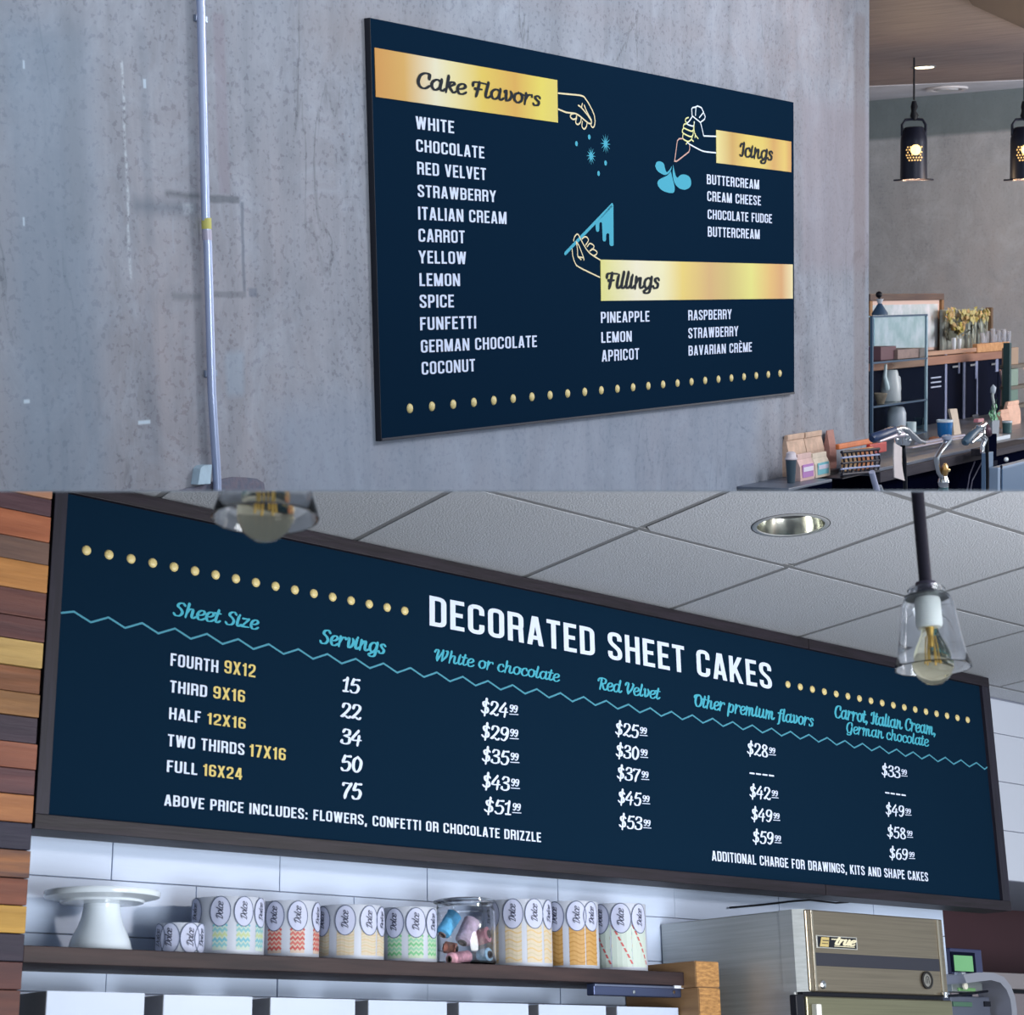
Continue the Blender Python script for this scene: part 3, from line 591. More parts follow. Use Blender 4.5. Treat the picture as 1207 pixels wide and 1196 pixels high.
def tub(pxc,rpx,top,oc,angs,bandc,pat,label,ry=17.5,bw=.62,step=36,yc=TUBY,ovr=None,shade=None):
    cx,r=cyl_at(pxc,rpx,yc); zt=at(pxc,top,1,yc-r*.6).z; h=zt-ZT
    t=thing('baking_tub',label,'tub',(cx,yc,ZT),'patterned baking tubs on the shelf')
    obj('tub_body',lathe(B(),[(0,.001),(r*.985,.001),(r,.004),(r,h-.004),(r*.99,h-.001),(r*.965,h-.002),(r*.96,h-.006),(0,h-.007)],(cx,yc,ZT),56),TW,t,smooth=True)
    zo=at(pxc,oc,1,yc-r*.95).z; s=dep((cx,yc,ZT))/FPX; oy=ry*s; ox=oy*.70
    # angle 0 faces the camera
    cd=Vector((-1.8735-cx,-3.828-yc)); base=math.atan2(cd.y,cd.x)
    def fm(e): return lambda u,v:(cx+(r+e)*math.cos(base+u/r),yc+(r+e)*math.sin(base+u/r),v)
    groups={}; LIFT[0]=(cx,yc)
    for a in angs:
        uc=math.radians(a)*r; hw=r*math.radians(step)*bw/2*1.0
        zb0=ZT+.012; zb1=min(zo-oy*.45,zt-.01)
        if bandc:
            n=4; groups.setdefault((bandc,.0004),[]).extend([[(uc-hw+2*hw*i/n,zb0),(uc-hw+2*hw*(i+1)/n,zb0),(uc-hw+2*hw*(i+1)/n,zb1),(uc-hw+2*hw*i/n,zb1)] for i in range(n)])
            if pat:
                for c,P in pat(uc-hw,uc+hw,zb0+.004,zb1): groups.setdefault((c,.0008),[]).extend(P)
            for i,((c,e),P) in enumerate(groups.items()): obj('printed_band' if e<.0005 else 'printed_pattern',flat(P,fm(e)),pm(c),t,kind=None if e<.0005 else 'stuff')
            groups.clear()
    for a in angs:
        uc=math.radians(a)*r; E=[(math.cos(2*PI*k/36),math.sin(2*PI*k/36)) for k in range(37)]
        lo=max(ZT+.0015,-9)
        zz=lambda v: max(v,lo)
        P=[]; 
        for k in range(36):
            x0,y0=E[k]; x1,y1=E[k+1]; P.append([(uc,zo),(uc+ox*x0,zz(zo+oy*y0)),(uc+ox*x1,zz(zo+oy*y1))])
        lb=obj('round_label',flat(P,fm(.0020)),OVW,t)
        obj('label_ring',flat([[(uc+ox*x0,zz(zo+oy*y0)),(uc+ox*x1,zz(zo+oy*y1)),(uc+ox*.93*x1,zz(zo+oy*.945*y1)),(uc+ox*.93*x0,zz(zo+oy*.945*y0))] for (x0,y0),(x1,y1) in zip(E,E[1:])],fm(.0025)),OVR,t)
        L2=oy*1.12; k=L2/TWD; hh=ox*.62
        obj('label_lettering',flat([[(uc+hh*.42-v*hh,zo-L2/2+u*k) for u,v in p] for p in TX],fm(.0030)),OVT,t)
    LIFT[0]=None
    return cx,r
tub(212,27.5,1087,1105,(-62,-26,26,62),None,None,'short plain white tub in front of the cake stand end of the row',ry=18,yc=.06)
tub(268,43,1056.5,1073,(-60,-12,25,60),(202,218,206),chev([(140,196,204),(120,188,206),(196,212,160)]),'blue and yellow chevron tub, first tall one beside the short white tub')
tub(340,36,1061,1078.5,(-68,-27,17,66),(214,192,176),chev([(196,84,82),(206,108,100)]),'red chevron patterned tub between the blue and the peach ones',bw=.8,step=34)
tub(412,40.5,1066,1083.5,(-50,-7,34,66),(218,204,180),wavy([(214,190,150),(206,200,170)]),'pale peach tub between the red and the green chevron tubs',bw=.8)
tub(481,34,1068.5,1086.5,(-28,16,58),(196,216,190),chev([(120,196,140),(146,206,170)]),'green chevron tub beside the glass jar of spools',bw=.8,step=38)
tub(612,39,1059.5,1075.5,(-52,-10,28,62),(220,206,182),wavy([(224,194,138),(212,200,170)]),'cream wave patterned tub to the right of the glass jar',bw=.8)
tub(673,33,1061.5,1078.5,(-33,13,48),(206,160,92),wavy([(188,138,66),(196,148,76)]),'mustard gold tub between the cream and the striped tubs',bw=.82,step=40)
tub(730,32.5,1064,1081,(-40,5,48),(206,220,212),diag([(206,96,96),(156,206,186),(226,206,160)]),'pastel tub with red diagonal dashes at the right end of the row',bw=.95,step=44)
# glass jar with spools
jx,jr=cyl_at(548,37,.035); jt=at(548,1060,1,.03).z; JH=jt-ZT; jy=.035
t=thing('glass_jar','round clear glass jar filled with thread spools on the shelf','jar',(jx,jy,ZT))
obj('jar_body',lathe(B(),[(0,.0005),(jr*.93,.0005),(jr,.008),(jr,JH*.78),(jr*.95,JH*.85),(jr*.90,JH*.87),(jr*.90,JH*.93),(jr*.875,JH*.93),(jr*.875,JH*.86),(jr*.955,JH*.77),(jr*.955,.012),(jr*.9,.006),(0,.006)],(jx,jy,ZT),56),GLASS,t,smooth=True)
obj('jar_lid',lathe(B(),[(0,JH*.935),(jr*.95,JH*.935),(jr*1.0,JH*.95),(jr*1.0,JH*.98),(jr*.9,JH),(jr*.3,JH*1.01),(0,JH*1.01)],(jx,jy,ZT),48),GLASS,t,smooth=True)
def spool(px,py,dy,ax,L,rr,col,label,core=(120,104,100),rim=False):
    p=at(px,py,1,jy+dy); ax=Vector(ax).normalized(); L*=1.12; rr*=1.2
    t=thing('thread_spool',label,'spool',p,'thread spools in the glass jar')
    cm=pm(core); tm=mat('twine_'+label[:6].strip(),col,.8,var=.12,scale=60,bump=.4)
    obj('tube',lathe(B(),[(rr*.42,-L/2-.003),(rr*.55,-L/2-.003),(rr*.55,L/2+.003),(rr*.42,L/2+.003)],p,24,axis=ax,closed=True),cm,t,smooth=True)
    n=10; prof=[(rr*.55,-L/2)]+[(rr*(1 if k%2 else .95),-L/2+L*(k+.5)/n) for k in range(n)]+[(rr*.55,L/2)]
    obj('thread',lathe(B(),prof,p,24,axis=ax,closed=False),tm,t,smooth=True)
X_=Vector((1,0,0))
spool(529,1089,-.02,(.62,0,.78),.062,.017,(84,160,206),'bright blue spool standing tilted at the left of the jar')
spool(551,1097,-.015,(.55,.1,.83),.066,.019,(206,184,206),'pale lilac spool leaning in the middle of the jar')
spool(541,1129,-.03,(.97,.2,.12),.07,.0145,(214,160,176),'pink and white twine spool lying at the bottom of the jar')
spool(571,1126,-.035,(.25,-.95,.1),.03,.0155,(160,196,222),'light blue spool lying with its round end towards the viewer')
spool(569,1103,.01,(.3,-.9,.2),.04,.018,(200,130,146),'dusty red spool at the right side of the jar',core=(90,62,62))
spool(531,1117,-.02,(.6,-.75,-.2),.03,.013,(150,96,84),'brown spool low at the left of the jar',core=(60,44,48))
# white bins below the shelf
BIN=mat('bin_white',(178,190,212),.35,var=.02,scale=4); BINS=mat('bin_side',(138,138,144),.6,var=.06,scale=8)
YB=-.02
low=obj('wall_shelf',box(B(),XP+.001,2.02,YB-.02,.204,-1.50,-1.475,.002),SHELF,None,base=(1,.1,-1.475),label='lower dark wood shelf holding the row of white bins',cat='shelf')
edges=[(55,172),(193,299),(319,420),(434.5,528),(541,624),(635,715),(727,800)]
for i,(a,b) in enumerate(edges):
    x0=at(a,1180,1,YB).x; x1=at(b,1180,1,YB).x-.004; zt=at(a,1167.5 if i==0 else 1172+ (a-193)*.026,1,YB).z
    lab=['white bin under the cake stand','white bin under the blue chevron tub','white bin under the red and peach tubs','white bin under the green chevron tub','white bin under the jar and the cream tub','white bin under the mustard tub','white bin at the right end of the lower row'][i]
    t=thing('storage_bin',lab+', cut off by the picture edge','bin',(x0,YB,-1.475),'white bins on the lower shelf')
    bm=B(); box(bm,x0,x1,YB,YB+.008,-1.4745,zt); box(bm,x1-.006,x1,YB+.008,.18,-1.4745,zt-.002); box(bm,x0,x1,.172,.18,-1.4745,zt-.002); box(bm,x0+.006,x1-.006,YB+.008,.172,-1.4745,-1.468)
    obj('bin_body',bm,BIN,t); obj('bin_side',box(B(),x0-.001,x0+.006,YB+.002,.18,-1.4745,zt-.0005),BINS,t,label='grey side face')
# metal rail under the shelf
t=thing('under_shelf_rail','blue grey metal rail screwed under the right end of the shelf','rail',(1.85,.02,zb-.03))
RAILM=mat('rail_steel',(74,84,116),.35,.7)
xr0=at(700,1168,1,-.03).x; xr1=at(803,1166,1,-.03).x
z0=at(803,1175.5,1,-.03).z; z1=at(803,1161.5,1,-.03).z
obj('rail_body',box(B(),xr0,xr1,-.03,.0,z0,z1,.003),RAILM,t); obj('rail_lip',box(B(),xr0,xr1+.003,-.036,-.029,z1-.009,z1-.003,.001),mat('rail_lip',(120,130,158),.3,.7),t)
for px in (747,794): 
    p=at(px,1169,1,-.031); obj('screw',lathe(B(),[(.0055,0),(.005,.002),(0,.0026)],p,14,axis=(0,-1,0)),CHROME,t,smooth=True)
obj('hanger',box(B(),xr0+.1,xr0+.12,-.02,.0,z1-.001,zb,),RAILM,t); obj('hanger',box(B(),xr1-.05,xr1-.03,-.02,.0,z1-.001,zb),RAILM,t)
obj('light_spot',box(B(),at(795,1165,1,-.037).x,xr1+.004,-.038,-.03,at(797,1163,1,-.037).z-.004,at(797,1161,1,-.037).z,.001),mat('light_spot_white',(210,215,225),.3),t)  # white light at the rail end, put in as a small pale block
# timber posts at the end of the shelf
bx0=at(820,1133,1,-.1).x; bx1=at(847,1133,1,-.1).x; bt=at(833,1132.6,1,-.1).z; bs=at(833,1163.5,1,-.1).z
for lab,z0,z1,dx in (('short timber block on top of the stack beside the steel fridge',bs+.0008,bt,0),('tall timber post under the short block beside the steel fridge',-EYE,bs,.008)):
    t=thing('timber_post',lab,'timber',((bx0+bx1)/2,0,z0)); 
    obj('post_body',box(B(),bx0+dx,bx1,-.097,.2,z0,z1,.002),BEAM,t); obj('end_grain',box(B(),bx0+dx+.001,bx1-.001,-.1,-.0965,z0+.002,z1-.002,.0008),BEAME,t)

# ================================================================== fridge
fx0=2.192; fyf=-.358; fx1=at(1111,1082,1,fyf).x; ft=at(943,1070.3,1,fyf).z
fr=thing('steel_fridge','stainless steel upright fridge at the right under the price board','fridge',(2.5,-.1,-EYE))
gz=at(949,1168,1,fyf).z
obj('cabinet',box(B(),fx0,fx1,fyf+.04,.2,-EYE+.1,ft,.004),STEELS,fr)
zg1=at(955,1122,1,fyf).z; zg0=at(955,1137.5,1,fyf).z
gh=obj('grille_panel',box(B(),fx0+.02,fx1-.004,fyf,fyf+.045,gz,ft-.001,.004),STEEL,fr)
obj('corner_trim',hexa(B(),[(fx0-.0015,fyf+.08,gz),(fx0-.0015,fyf+.03,gz),(fx0+.024,fyf+.001,gz),(fx0+.03,fyf+.06,gz),(fx0-.0015,fyf+.08,ft),(fx0-.0015,fyf+.03,ft),(fx0+.024,fyf+.001,ft),(fx0+.03,fyf+.06,ft)]),STEELS,fr)
def fpx(px,py): return at(px,py,1,fyf)
xa=fpx(959,1120).x; xb=fpx(1106.5,1130).x
obj('vent_slot',box(B(),xa,xb,fyf-.0015,fyf+.01,zg0,zg1,.0008),mat('vent_dark',(30,32,44),.5),gh)
hl=mat('pale_strip_steel',(170,164,150),.35,.9)  # paler steel of the upright trim strips
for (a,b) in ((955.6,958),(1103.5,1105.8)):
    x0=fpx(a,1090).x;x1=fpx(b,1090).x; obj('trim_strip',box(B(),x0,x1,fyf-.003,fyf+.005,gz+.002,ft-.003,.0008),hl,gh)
for x,z in ((fpx(969.8,1160.3).x,fpx(969.8,1160.3).z),):
    obj('screw',lathe(B(),[(.0125,0),(.0115,.003),(.006,.006),(0,.0065)],(x,fyf-.0005,z),20,axis=(0,-1,0)),CHROME,gh,smooth=True)
p=fpx(1092,1155)
lk=obj('lock',lathe(B(),[(.026,0),(.026,.005),(.020,.006),(.0195,.003)],(p.x,fyf-.0005,p.z),28,axis=(0,-1,0)),mat('lock_ring',(60,58,58),.35,.8),gh,smooth=True)
obj('lock_face',lathe(B(),[(.0195,.003),(.017,.0035),(0,.0035)],(p.x,fyf-.0005,p.z),28,axis=(0,-1,0)),mat('lock_face',(170,166,158),.3,.9),fr,smooth=True)
obj('lock_mark',flat(ribbon([(p.x-.009,p.z-.01),(p.x-.006,p.z+.008),(p.x,p.z+.011),(p.x+.006,p.z+.008),(p.x+.009,p.z-.01)],.0028)+ribbon([(p.x-.001,p.z-.01),(p.x+.001,p.z+.005)],.0028),lambda u,v:(u,fyf-.0046,v)),pm((60,60,60)),fr)
# badge
a=fpx(960.5,1102.2); b=fpx(1010,1121)
z1=(fpx(960.5,1101.8).z+fpx(1010,1104.8).z)/2; z0=(fpx(961,1117.2).z+fpx(1010,1119.4).z)/2
bd=obj('badge',box(B(),a.x,b.x,fyf-.004,fyf,z0,z1,.001),mat('badge_rim',(176,176,170),.4,.5),fr)
yb_=fyf-.0042
W_=b.x-a.x;Hh=z1-z0
R2=lambda u0,u1,v0,v1:[(a.x+W_*u0,z0+Hh*v0),(a.x+W_*u1,z0+Hh*v0),(a.x+W_*u1,z0+Hh*v1),(a.x+W_*u0,z0+Hh*v1)]
obj('badge_field',flat([R2(.03,.97,.08,.92)],lambda u,v:(u,yb_-.0004,v)),BLACK,fr)
obj('badge_emblem',flat([[(a.x+W_*.07,z0+Hh*.12),(a.x+W_*.28,z0+Hh*.12),(a.x+W_*.31,z0+Hh*.86),(a.x+W_*.12,z0+Hh*.86)]],lambda u,v:(u,yb_-.0008,v)),pm((190,170,108)),fr)
P,Wd=scr_polys('true' ,thick=.2,thin=.12,slant=.3); obj('badge_lettering',flat([[(a.x+W_*(.42+.48*u/Wd),z0+Hh*(.32+.62*v)) for u,v in p] for p in P]+[R2(.36,.52,.70,.78),R2(.42,.92,.18,.24)],lambda u,v:(u,yb_-.0008,v)),pm((222,214,180)),fr)
obj('badge_mark',flat([R2(.14,.29,.56,.64),R2(.12,.27,.34,.40)],lambda u,v:(u,yb_-.0012,v)),pm((40,36,40)),fr)
# gap and door
obj('door_gap',box(B(),fx0+.012,fx1-.006,fyf+.02,fyf+.045,gz-.03,gz),BLACK,fr)
dz=at(949,1173.5,1,fyf-.01).z
DOOR=mat('door_steel',(150,146,120),.35,1,.05,5,.05,(.6,8,30))
d=obj('door',box(B(),fpx(944,1180).x+.012,fx1-.002,fyf-.01,fyf+.02,-EYE+.15,dz,.004),DOOR,fr)
obj('hinge',box(B(),fpx(937,1180).x,fpx(944,1180).x+.012,fyf-.004,fyf+.02,dz-.12,dz+.004,.003),BLACK,fr)
obj('door_handle',box(B(),fpx(953,1185).x,fpx(959,1185).x,fyf-.03,fyf-.009,dz-.4,dz-.022,.003),mat('handle_white',(206,206,200),.35),fr)
p=fpx(1110,1172); obj('hinge_pin',lathe(B(),[(.008,-.01),(.008,.006),(0,.008)],(p.x,fyf-.012,p.z),14),CHROME,fr,smooth=True)

# right-hand bits: green screen, steel arch machine, far counter
def pxbox(name,x0,x1,yt,yb,y,dpt,m,par=None,bev=.002,**kw):
    a=at((x0+x1)/2,yt,1,y); b=at((x0+x1)/2,yb,1,y); l=at(x0,(yt+yb)/2,1,y); r=at(x1,(yt+yb)/2,1,y)
    return obj(name,box(B(),l.x,r.x,y,y+dpt,b.z,a.z,bev),m,par,**kw)
t=thing('order_screen','small monitor with a green picture beside the steel fridge','screen',at(1140,1145,1,.3))
pxbox('housing',1121,1158,1118,1148,.30,.06,mat('monitor_blue',(48,54,92),.4),t,.004)
pxbox('bezel',1122,1150,1122,1146,.296,.004,DNAVY,t,.001); pxbox('display',1125,1147,1126,1144.5,.2945,.002,mat('screen_green',(104,160,110),.4,emit=((104,170,116),.25)),t,.0005)
obj('stand',box(B(),at(1140,1148,1,.32).x-.02,at(1140,1148,1,.32).x+.02,.32,.35,-1.6,at(1140,1147,1,.32).z),DNAVY,t)
t=thing('exit_sign','narrow green lit strip sign on the maroon wall right of the price board','sign',at(1192,1057,1,.93))
pxbox('sign_box',1178,1204,1053,1064,.91,.05,DNAVY,t); pxbox('green_face',1180,1203,1056.5,1062.5,.905,.006,mat('sign_green',(60,120,84),.5,emit=((60,130,90),.2)),t,.0005)
cn=thing('far_counter','pale far counter with dark drawer gaps at the bottom right corner','counter',at(1180,1150,1,.5))
zt=at(1170,1145.5,1,.5).z
obj('counter_top',box(B(),at(1125,1150,1,.5).x,6,.5,.94,zt-.06,zt,.003),mat('counter_pale',(134,128,132),.5),cn)
for k in range(2): obj('drawer',box(B(),at(1125,1150,1,.5).x,6,.52,.94,zt-.19-.16*k,zt-.075-.16*k,.004),mat('drawer_pale',(120,112,118),.5),cn)
obj('counter_base',box(B(),at(1125,1150,1,.5).x,6,.54,.94,-EYE,zt-.06),BLACK,cn)
# curved steel machine
t=thing('slicer_machine','curved steel food machine in front of the far counter','machine',at(1150,1185,1,.0))
pts=[at(x,y,1,-.02) for x,y in ((1112,1150),(1130,1147.5),(1148,1148),(1160,1153),(1168,1163),(1173,1176),(1175,1190),(1176,1215))]
bm=B(); W2=.035
for off,wd in ((0,1),):
    a=[Vector((p.x,-.10,p.z)) for p in pts]; b=[Vector((p.x,.02,p.z)) for p in pts]; ctr=at(1130,1200,1,-.02)
    ai=[(q-(q-Vector((ctr.x,q.y,ctr.z))).normalized()*.03) for q in a]; bi=[(q-(q-Vector((ctr.x,q.y,ctr.z))).normalized()*.03) for q in b]
    V=[[bm.verts.new(q) for q in S2] for S2 in (a,b,bi,ai)]
    for i in range(len(pts)-1):
        for k in range(4): bm.faces.new((V[k][i],V[k][i+1],V[(k+1)%4][i+1],V[(k+1)%4][i]))
    bm.faces.new([V[k][0] for k in range(4)]); bm.faces.new([V[k][-1] for k in range(4)][::-1])
    bmesh.ops.recalc_face_normals(bm,faces=bm.faces[:])
obj('arch_cover',bm,mat('arch_steel',(150,152,164),.35,.6),t,smooth=True)
pxbox('upper_plate',1122,1158,1156,1169,-.03,.05,mat('plate_steel',(140,148,150),.35,.6),t); pxbox('green_guard',1130,1150,1164,1168,-.035,.01,mat('guard_green',(96,140,90),.5),t,.001)
pxbox('lower_body',1122,1168,1174,1215,-.03,.08,mat('machine_body',(92,98,114),.4,.5),t,.004); pxbox('green_base',1124,1146,1180.5,1186,-.036,.012,mat('base_green',(62,96,78),.5),t,.001)
pxbox('clamp_knob',1134,1139,1145,1154,-.08,.03,CHROME,t,.003); pxbox('switch',1161,1168,1180,1186,-.036,.01,BLACK,t,.001)
bm=B(); tube(bm,[at(x,y,1,-.04) for x,y in ((1112,1174),(1130,1172.5),(1150,1170),(1164,1168))],.004,8); obj('blade_rod',bm,BLACK,t,smooth=True)
p=at(1137,1162,1,-.05); obj('dial',lathe(B(),[(.012,0),(.011,.006),(0,.008)],p,16,axis=(0,-1,0)),mat('dial_pale',(206,204,190),.4),t,smooth=True)
obj('machine_foot',box(B(),at(1122,1200,1,-.03).x,at(1168,1200,1,-.03).x,-.03,.05,-EYE,at(1145,1214,1,-.03).z),mat('machine_stand',(70,74,84),.5,.4),t)

# ================================================================== pendants
def pendant(px,pyneck,y,k,label,sp):
    """k: metres per unit; shade 1 unit tall from neck to rim"""
    c=at(px,pyneck,1,y); c=Vector((c.x,c.y,c.z)); t=thing('pendant_lamp',label,'pendant lamp',c,'glass pendant lamps')
    G=lambda pr:[(r*k,h*k) for r,h in pr]
    obj('rod',tube(B(),[c+Vector((0,0,.0)),c+Vector((0,0,.9))],.0112,16),DMETAL,t,smooth=True)
    obj('collar',lathe(B(),G([(0,.12),(.13,.12),(.135,.10),(.125,.06),(.135,.04),(.13,-.02),(0,-.02)]),c,24),mat('collar_metal',(88,84,100),.3,.8),t,smooth=True)
    obj('shade_holder',lathe(B(),G([(0,-.06),(.285,-.06),(.29,-.075),(.285,-.09),(0,-.09)]),c,32),mat('holder_metal',(104,110,112),.35,.8),t,smooth=True)
    obj('glass_shade',lathe(B(),G([(.22,.05),(.245,.02),(.225,-.02),(.30,-.08),(.345,-.2),(.365,-.38),(.40,-.62),(.43,-.80),(.475,-.95),(.485,-1.0),(.478,-1.012),(.462,-.985),(.418,-.805),(.385,-.62),(.350,-.38),(.330,-.2),(.285,-.09),(.21,-.03),(.20,.04)]),c,56,closed=True),GLASS,t,smooth=True)
    obj('socket',lathe(B(),G([(0,-.09),(.155,-.09),(.165,-.12),(.17,-.44),(.15,-.48),(0,-.48)]),c,32),CERAM,t,smooth=True)
    bb=obj('bulb',lathe(B(),G([(.0,-.47),(.10,-.48),(.12,-.56),(.17,-.68),(.23,-.80),(.262,-.92),(.255,-1.02),(.20,-1.13),(.10,-1.205),(0,-1.225)]),c,40),AMBER,t,smooth=True)
    bm=B(); 
    for a in range(6):
        an=a*PI/3; tube(bm,[c+Vector((.05*k*math.cos(an),.05*k*math.sin(an),-.6*k)),c+Vector((.09*k*math.cos(an+.3),.09*k*math.sin(an+.3),-.95*k))],.0012,5)
    tube(bm,[c+Vector((0,0,-.48*k)),c+Vector((0,0,-.75*k))],[.05*k,.02*k],10)
    obj('filament',bm,mat('filament',(190,160,90),.4,.5),t,smooth=True)
pendant(1092,697,-2.0,.134,'clear glass bell pendant lamp hanging before the right end of the board',0)
pendant(316,489,-2.05,.133,'blurred glass bell pendant lamp before the left end of the board',0)

# ================================================================== UPPER ROOM: shell
use('U')
WY=.02
def W2(px,py): p=at(px,py,1,WY); return p.x,p.z
def mk(x0,y0,x1,y1,col,a,soft=.02,wf=0):
    """a mark on the concrete between two photo pixels (left-bottom, right-top order does not matter)"""
    A1=W2(x0,y0); B1=W2(x1,y1); return (min(A1[0],B1[0]),max(A1[0],B1[0]),min(A1[1],B1[1]),max(A1[1],B1[1]),col,a,soft,wf)
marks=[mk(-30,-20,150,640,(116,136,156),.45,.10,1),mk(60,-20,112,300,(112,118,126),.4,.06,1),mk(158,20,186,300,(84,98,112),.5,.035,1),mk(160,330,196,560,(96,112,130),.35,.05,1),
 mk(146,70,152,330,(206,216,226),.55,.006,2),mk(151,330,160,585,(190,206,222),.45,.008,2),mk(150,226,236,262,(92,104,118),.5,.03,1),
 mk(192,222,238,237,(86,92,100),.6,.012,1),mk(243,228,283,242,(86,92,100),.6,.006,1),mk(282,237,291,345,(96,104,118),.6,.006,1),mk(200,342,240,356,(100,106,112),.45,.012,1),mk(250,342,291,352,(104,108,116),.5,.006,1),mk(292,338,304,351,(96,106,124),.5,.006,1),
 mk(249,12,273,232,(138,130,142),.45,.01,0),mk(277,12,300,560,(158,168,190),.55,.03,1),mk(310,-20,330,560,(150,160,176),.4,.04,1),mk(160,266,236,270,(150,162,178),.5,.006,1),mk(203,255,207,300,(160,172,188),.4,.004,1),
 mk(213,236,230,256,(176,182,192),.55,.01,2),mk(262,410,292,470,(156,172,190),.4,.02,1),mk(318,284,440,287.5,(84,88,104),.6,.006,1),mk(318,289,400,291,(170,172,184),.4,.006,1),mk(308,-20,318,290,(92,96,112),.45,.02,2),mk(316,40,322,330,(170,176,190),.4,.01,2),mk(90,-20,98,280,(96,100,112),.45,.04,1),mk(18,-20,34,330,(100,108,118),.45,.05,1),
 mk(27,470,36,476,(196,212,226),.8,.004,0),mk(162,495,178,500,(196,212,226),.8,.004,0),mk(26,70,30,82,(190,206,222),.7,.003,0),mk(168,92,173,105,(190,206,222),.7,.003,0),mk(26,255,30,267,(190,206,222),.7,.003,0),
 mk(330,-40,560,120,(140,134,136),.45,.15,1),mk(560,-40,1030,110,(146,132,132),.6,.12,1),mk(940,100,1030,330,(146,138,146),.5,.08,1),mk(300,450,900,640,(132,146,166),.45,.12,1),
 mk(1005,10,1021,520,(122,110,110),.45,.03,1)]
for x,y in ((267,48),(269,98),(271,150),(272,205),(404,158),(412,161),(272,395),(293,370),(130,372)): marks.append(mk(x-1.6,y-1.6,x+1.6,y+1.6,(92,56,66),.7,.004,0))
CONC=concrete('wall_concrete',(132,138,150),(148,142,148),(88,96,110),marks)
wx1=at(1024.7,300,1,WY).x
obj('wall_front',box(B(),-2.6,wx1,WY,.36,-3.2,1.6,.006),CONC,None,kind='structure')
zc2=.64
E1=at(1025,118.4,2,zc2); E2=at(1195,103.3,2,zc2); ex=(E1.x+E2.x)/2
ze=at(1100,128,0,ex).z
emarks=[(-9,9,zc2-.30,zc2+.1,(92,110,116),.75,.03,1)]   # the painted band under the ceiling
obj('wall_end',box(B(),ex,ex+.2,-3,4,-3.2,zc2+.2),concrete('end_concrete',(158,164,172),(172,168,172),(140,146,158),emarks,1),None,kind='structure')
obj('wall_far',box(B(),wx1,ex,3.6,3.8,-3.2,zc2),mat('far_concrete',(150,150,154),.8,var=.08,scale=3),None,kind='structure')
C1=at(1025,101.3,2,zc2); C2=at(1195,94.3,2,zc2)
sl=(C2.x-C1.x)/(C2.y-C1.y)
xa_=C1.x+sl*(3.6-C1.y); xb_=C1.x+sl*(-3-C1.y)
CE=mat('bar_ceiling',(118,104,106),.6,0,0,3,.2,(9,1,1),(150,134,130),detail=8)
bm=B(); hexa(bm,[(3.0,-3,zc2),(xb_,-3,zc2),(xa_,3.6,zc2),(3.0,3.6,zc2),(3.0,-3,zc2+.1),(xb_,-3,zc2+.1),(xa_,3.6,zc2+.1),(3.0,3.6,zc2+.1)])
ceil2=obj('ceiling',bm,CE,None,kind='structure')
bm=B(); hexa(bm,[(xb_,-3,zc2-.004),(ex,-3,zc2-.004),(ex,3.6,zc2-.004),(xa_,3.6,zc2-.004),(xb_,-3,zc2+.1),(ex,-3,zc2+.1),(ex,3.6,zc2+.1),(xa_,3.6,zc2+.1)])
obj('trim_2',bm,mat('ceiling_white_strip',(196,200,214),.7,var=.04,scale=5),None,kind='structure')
# maroon beam at the top right corner
bm=B(); q=[at(x,y,2,zc2-.02) for x,y in ((1146,6),(1212,36),(1230,-30),(1120,-30))]
hexa(bm,[tuple(p) for p in q]+[(p.x,p.y,zc2-.0005) for p in q]); obj('trim_3',bm,mat('maroon_beam',(38,18,34),.6),None,kind='structure')
# ceiling fittings
p=at(1089,79,2,zc2-.001); r=12*dep(p)/FPX
t=thing('ceiling_spot','small glowing round spot in the brown bar ceiling','ceiling light',p)
obj('spot_ring',lathe(B(),[(r,-.004),(r*1.15,-.004),(r*1.18,0),(r,0)],p,28,closed=True),CHROME,t); obj('spot_lens',lathe(B(),[(r*1.0,-.002),(0,-.003)],p,28),mat('spot_lens',(255,246,226),.4,emit=((255,236,200),3.0)),t)
p=at(1116,104,2,zc2-.006); r=25*dep(p)/FPX
t=thing('round_vent','round white vent in the pale ceiling strip behind the cage lantern','vent',p)
obj('vent_rim',lathe(B(),[(r*.72,-.012),(r*.95,-.012),(r,0),(r*.66,0)],p,40,closed=True),mat('vent_white',(206,206,214),.5),t,smooth=True)
obj('vent_core',lathe(B(),[(0,-.016),(r*.5,-.016),(r*.54,-.006),(0,-.004)],p,32),mat('vent_core',(186,190,200),.5),t,smooth=True); obj('vent_throat',lathe(B(),[(0,-.001),(r*.7,-.001),(r*.7,-.0006),(0,-.0006)],p,32),BLACK,t)
# conduit
pp=[(235.5,-30),(237,10),(242.4,255),(245,290),(249.7,461),(252.5,510),(254.8,545),(256,568),(256.5,600)]
pts=[at(x,y,1,WY-.022) for x,y in pp]
t=thing('conduit_pipe','slim pale metal conduit running down the concrete wall left of the board','pipe',pts[4])
obj('pipe',tube(B(),pts,.0108,16),mat('conduit',(176,188,220),.3,.55),t,smooth=True)
a=at(243.2,257,1,WY-.022); b=at(243.6,270,1,WY-.022); obj('yellow_sticker',tube(B(),[a,b],.0124,16,False),mat('sticker_yellow',(196,190,104),.6),t,smooth=True)
a=at(243.7,271,1,WY-.022); b=at(244.2,283,1,WY-.022); obj('coupling',tube(B(),[a,b],.0124,16),mat('coupling',(176,170,190),.4,.3),t,smooth=True)
for x,y in ((237.3,22),(249,440)):
    a=at(x,y,1,WY-.005); obj('strap',box(B(),a.x-.022,a.x+.022,WY-.006,WY-.0005,a.z-.008,a.z+.008,.001),mat('strap_steel',(150,162,184),.4,.6),t)
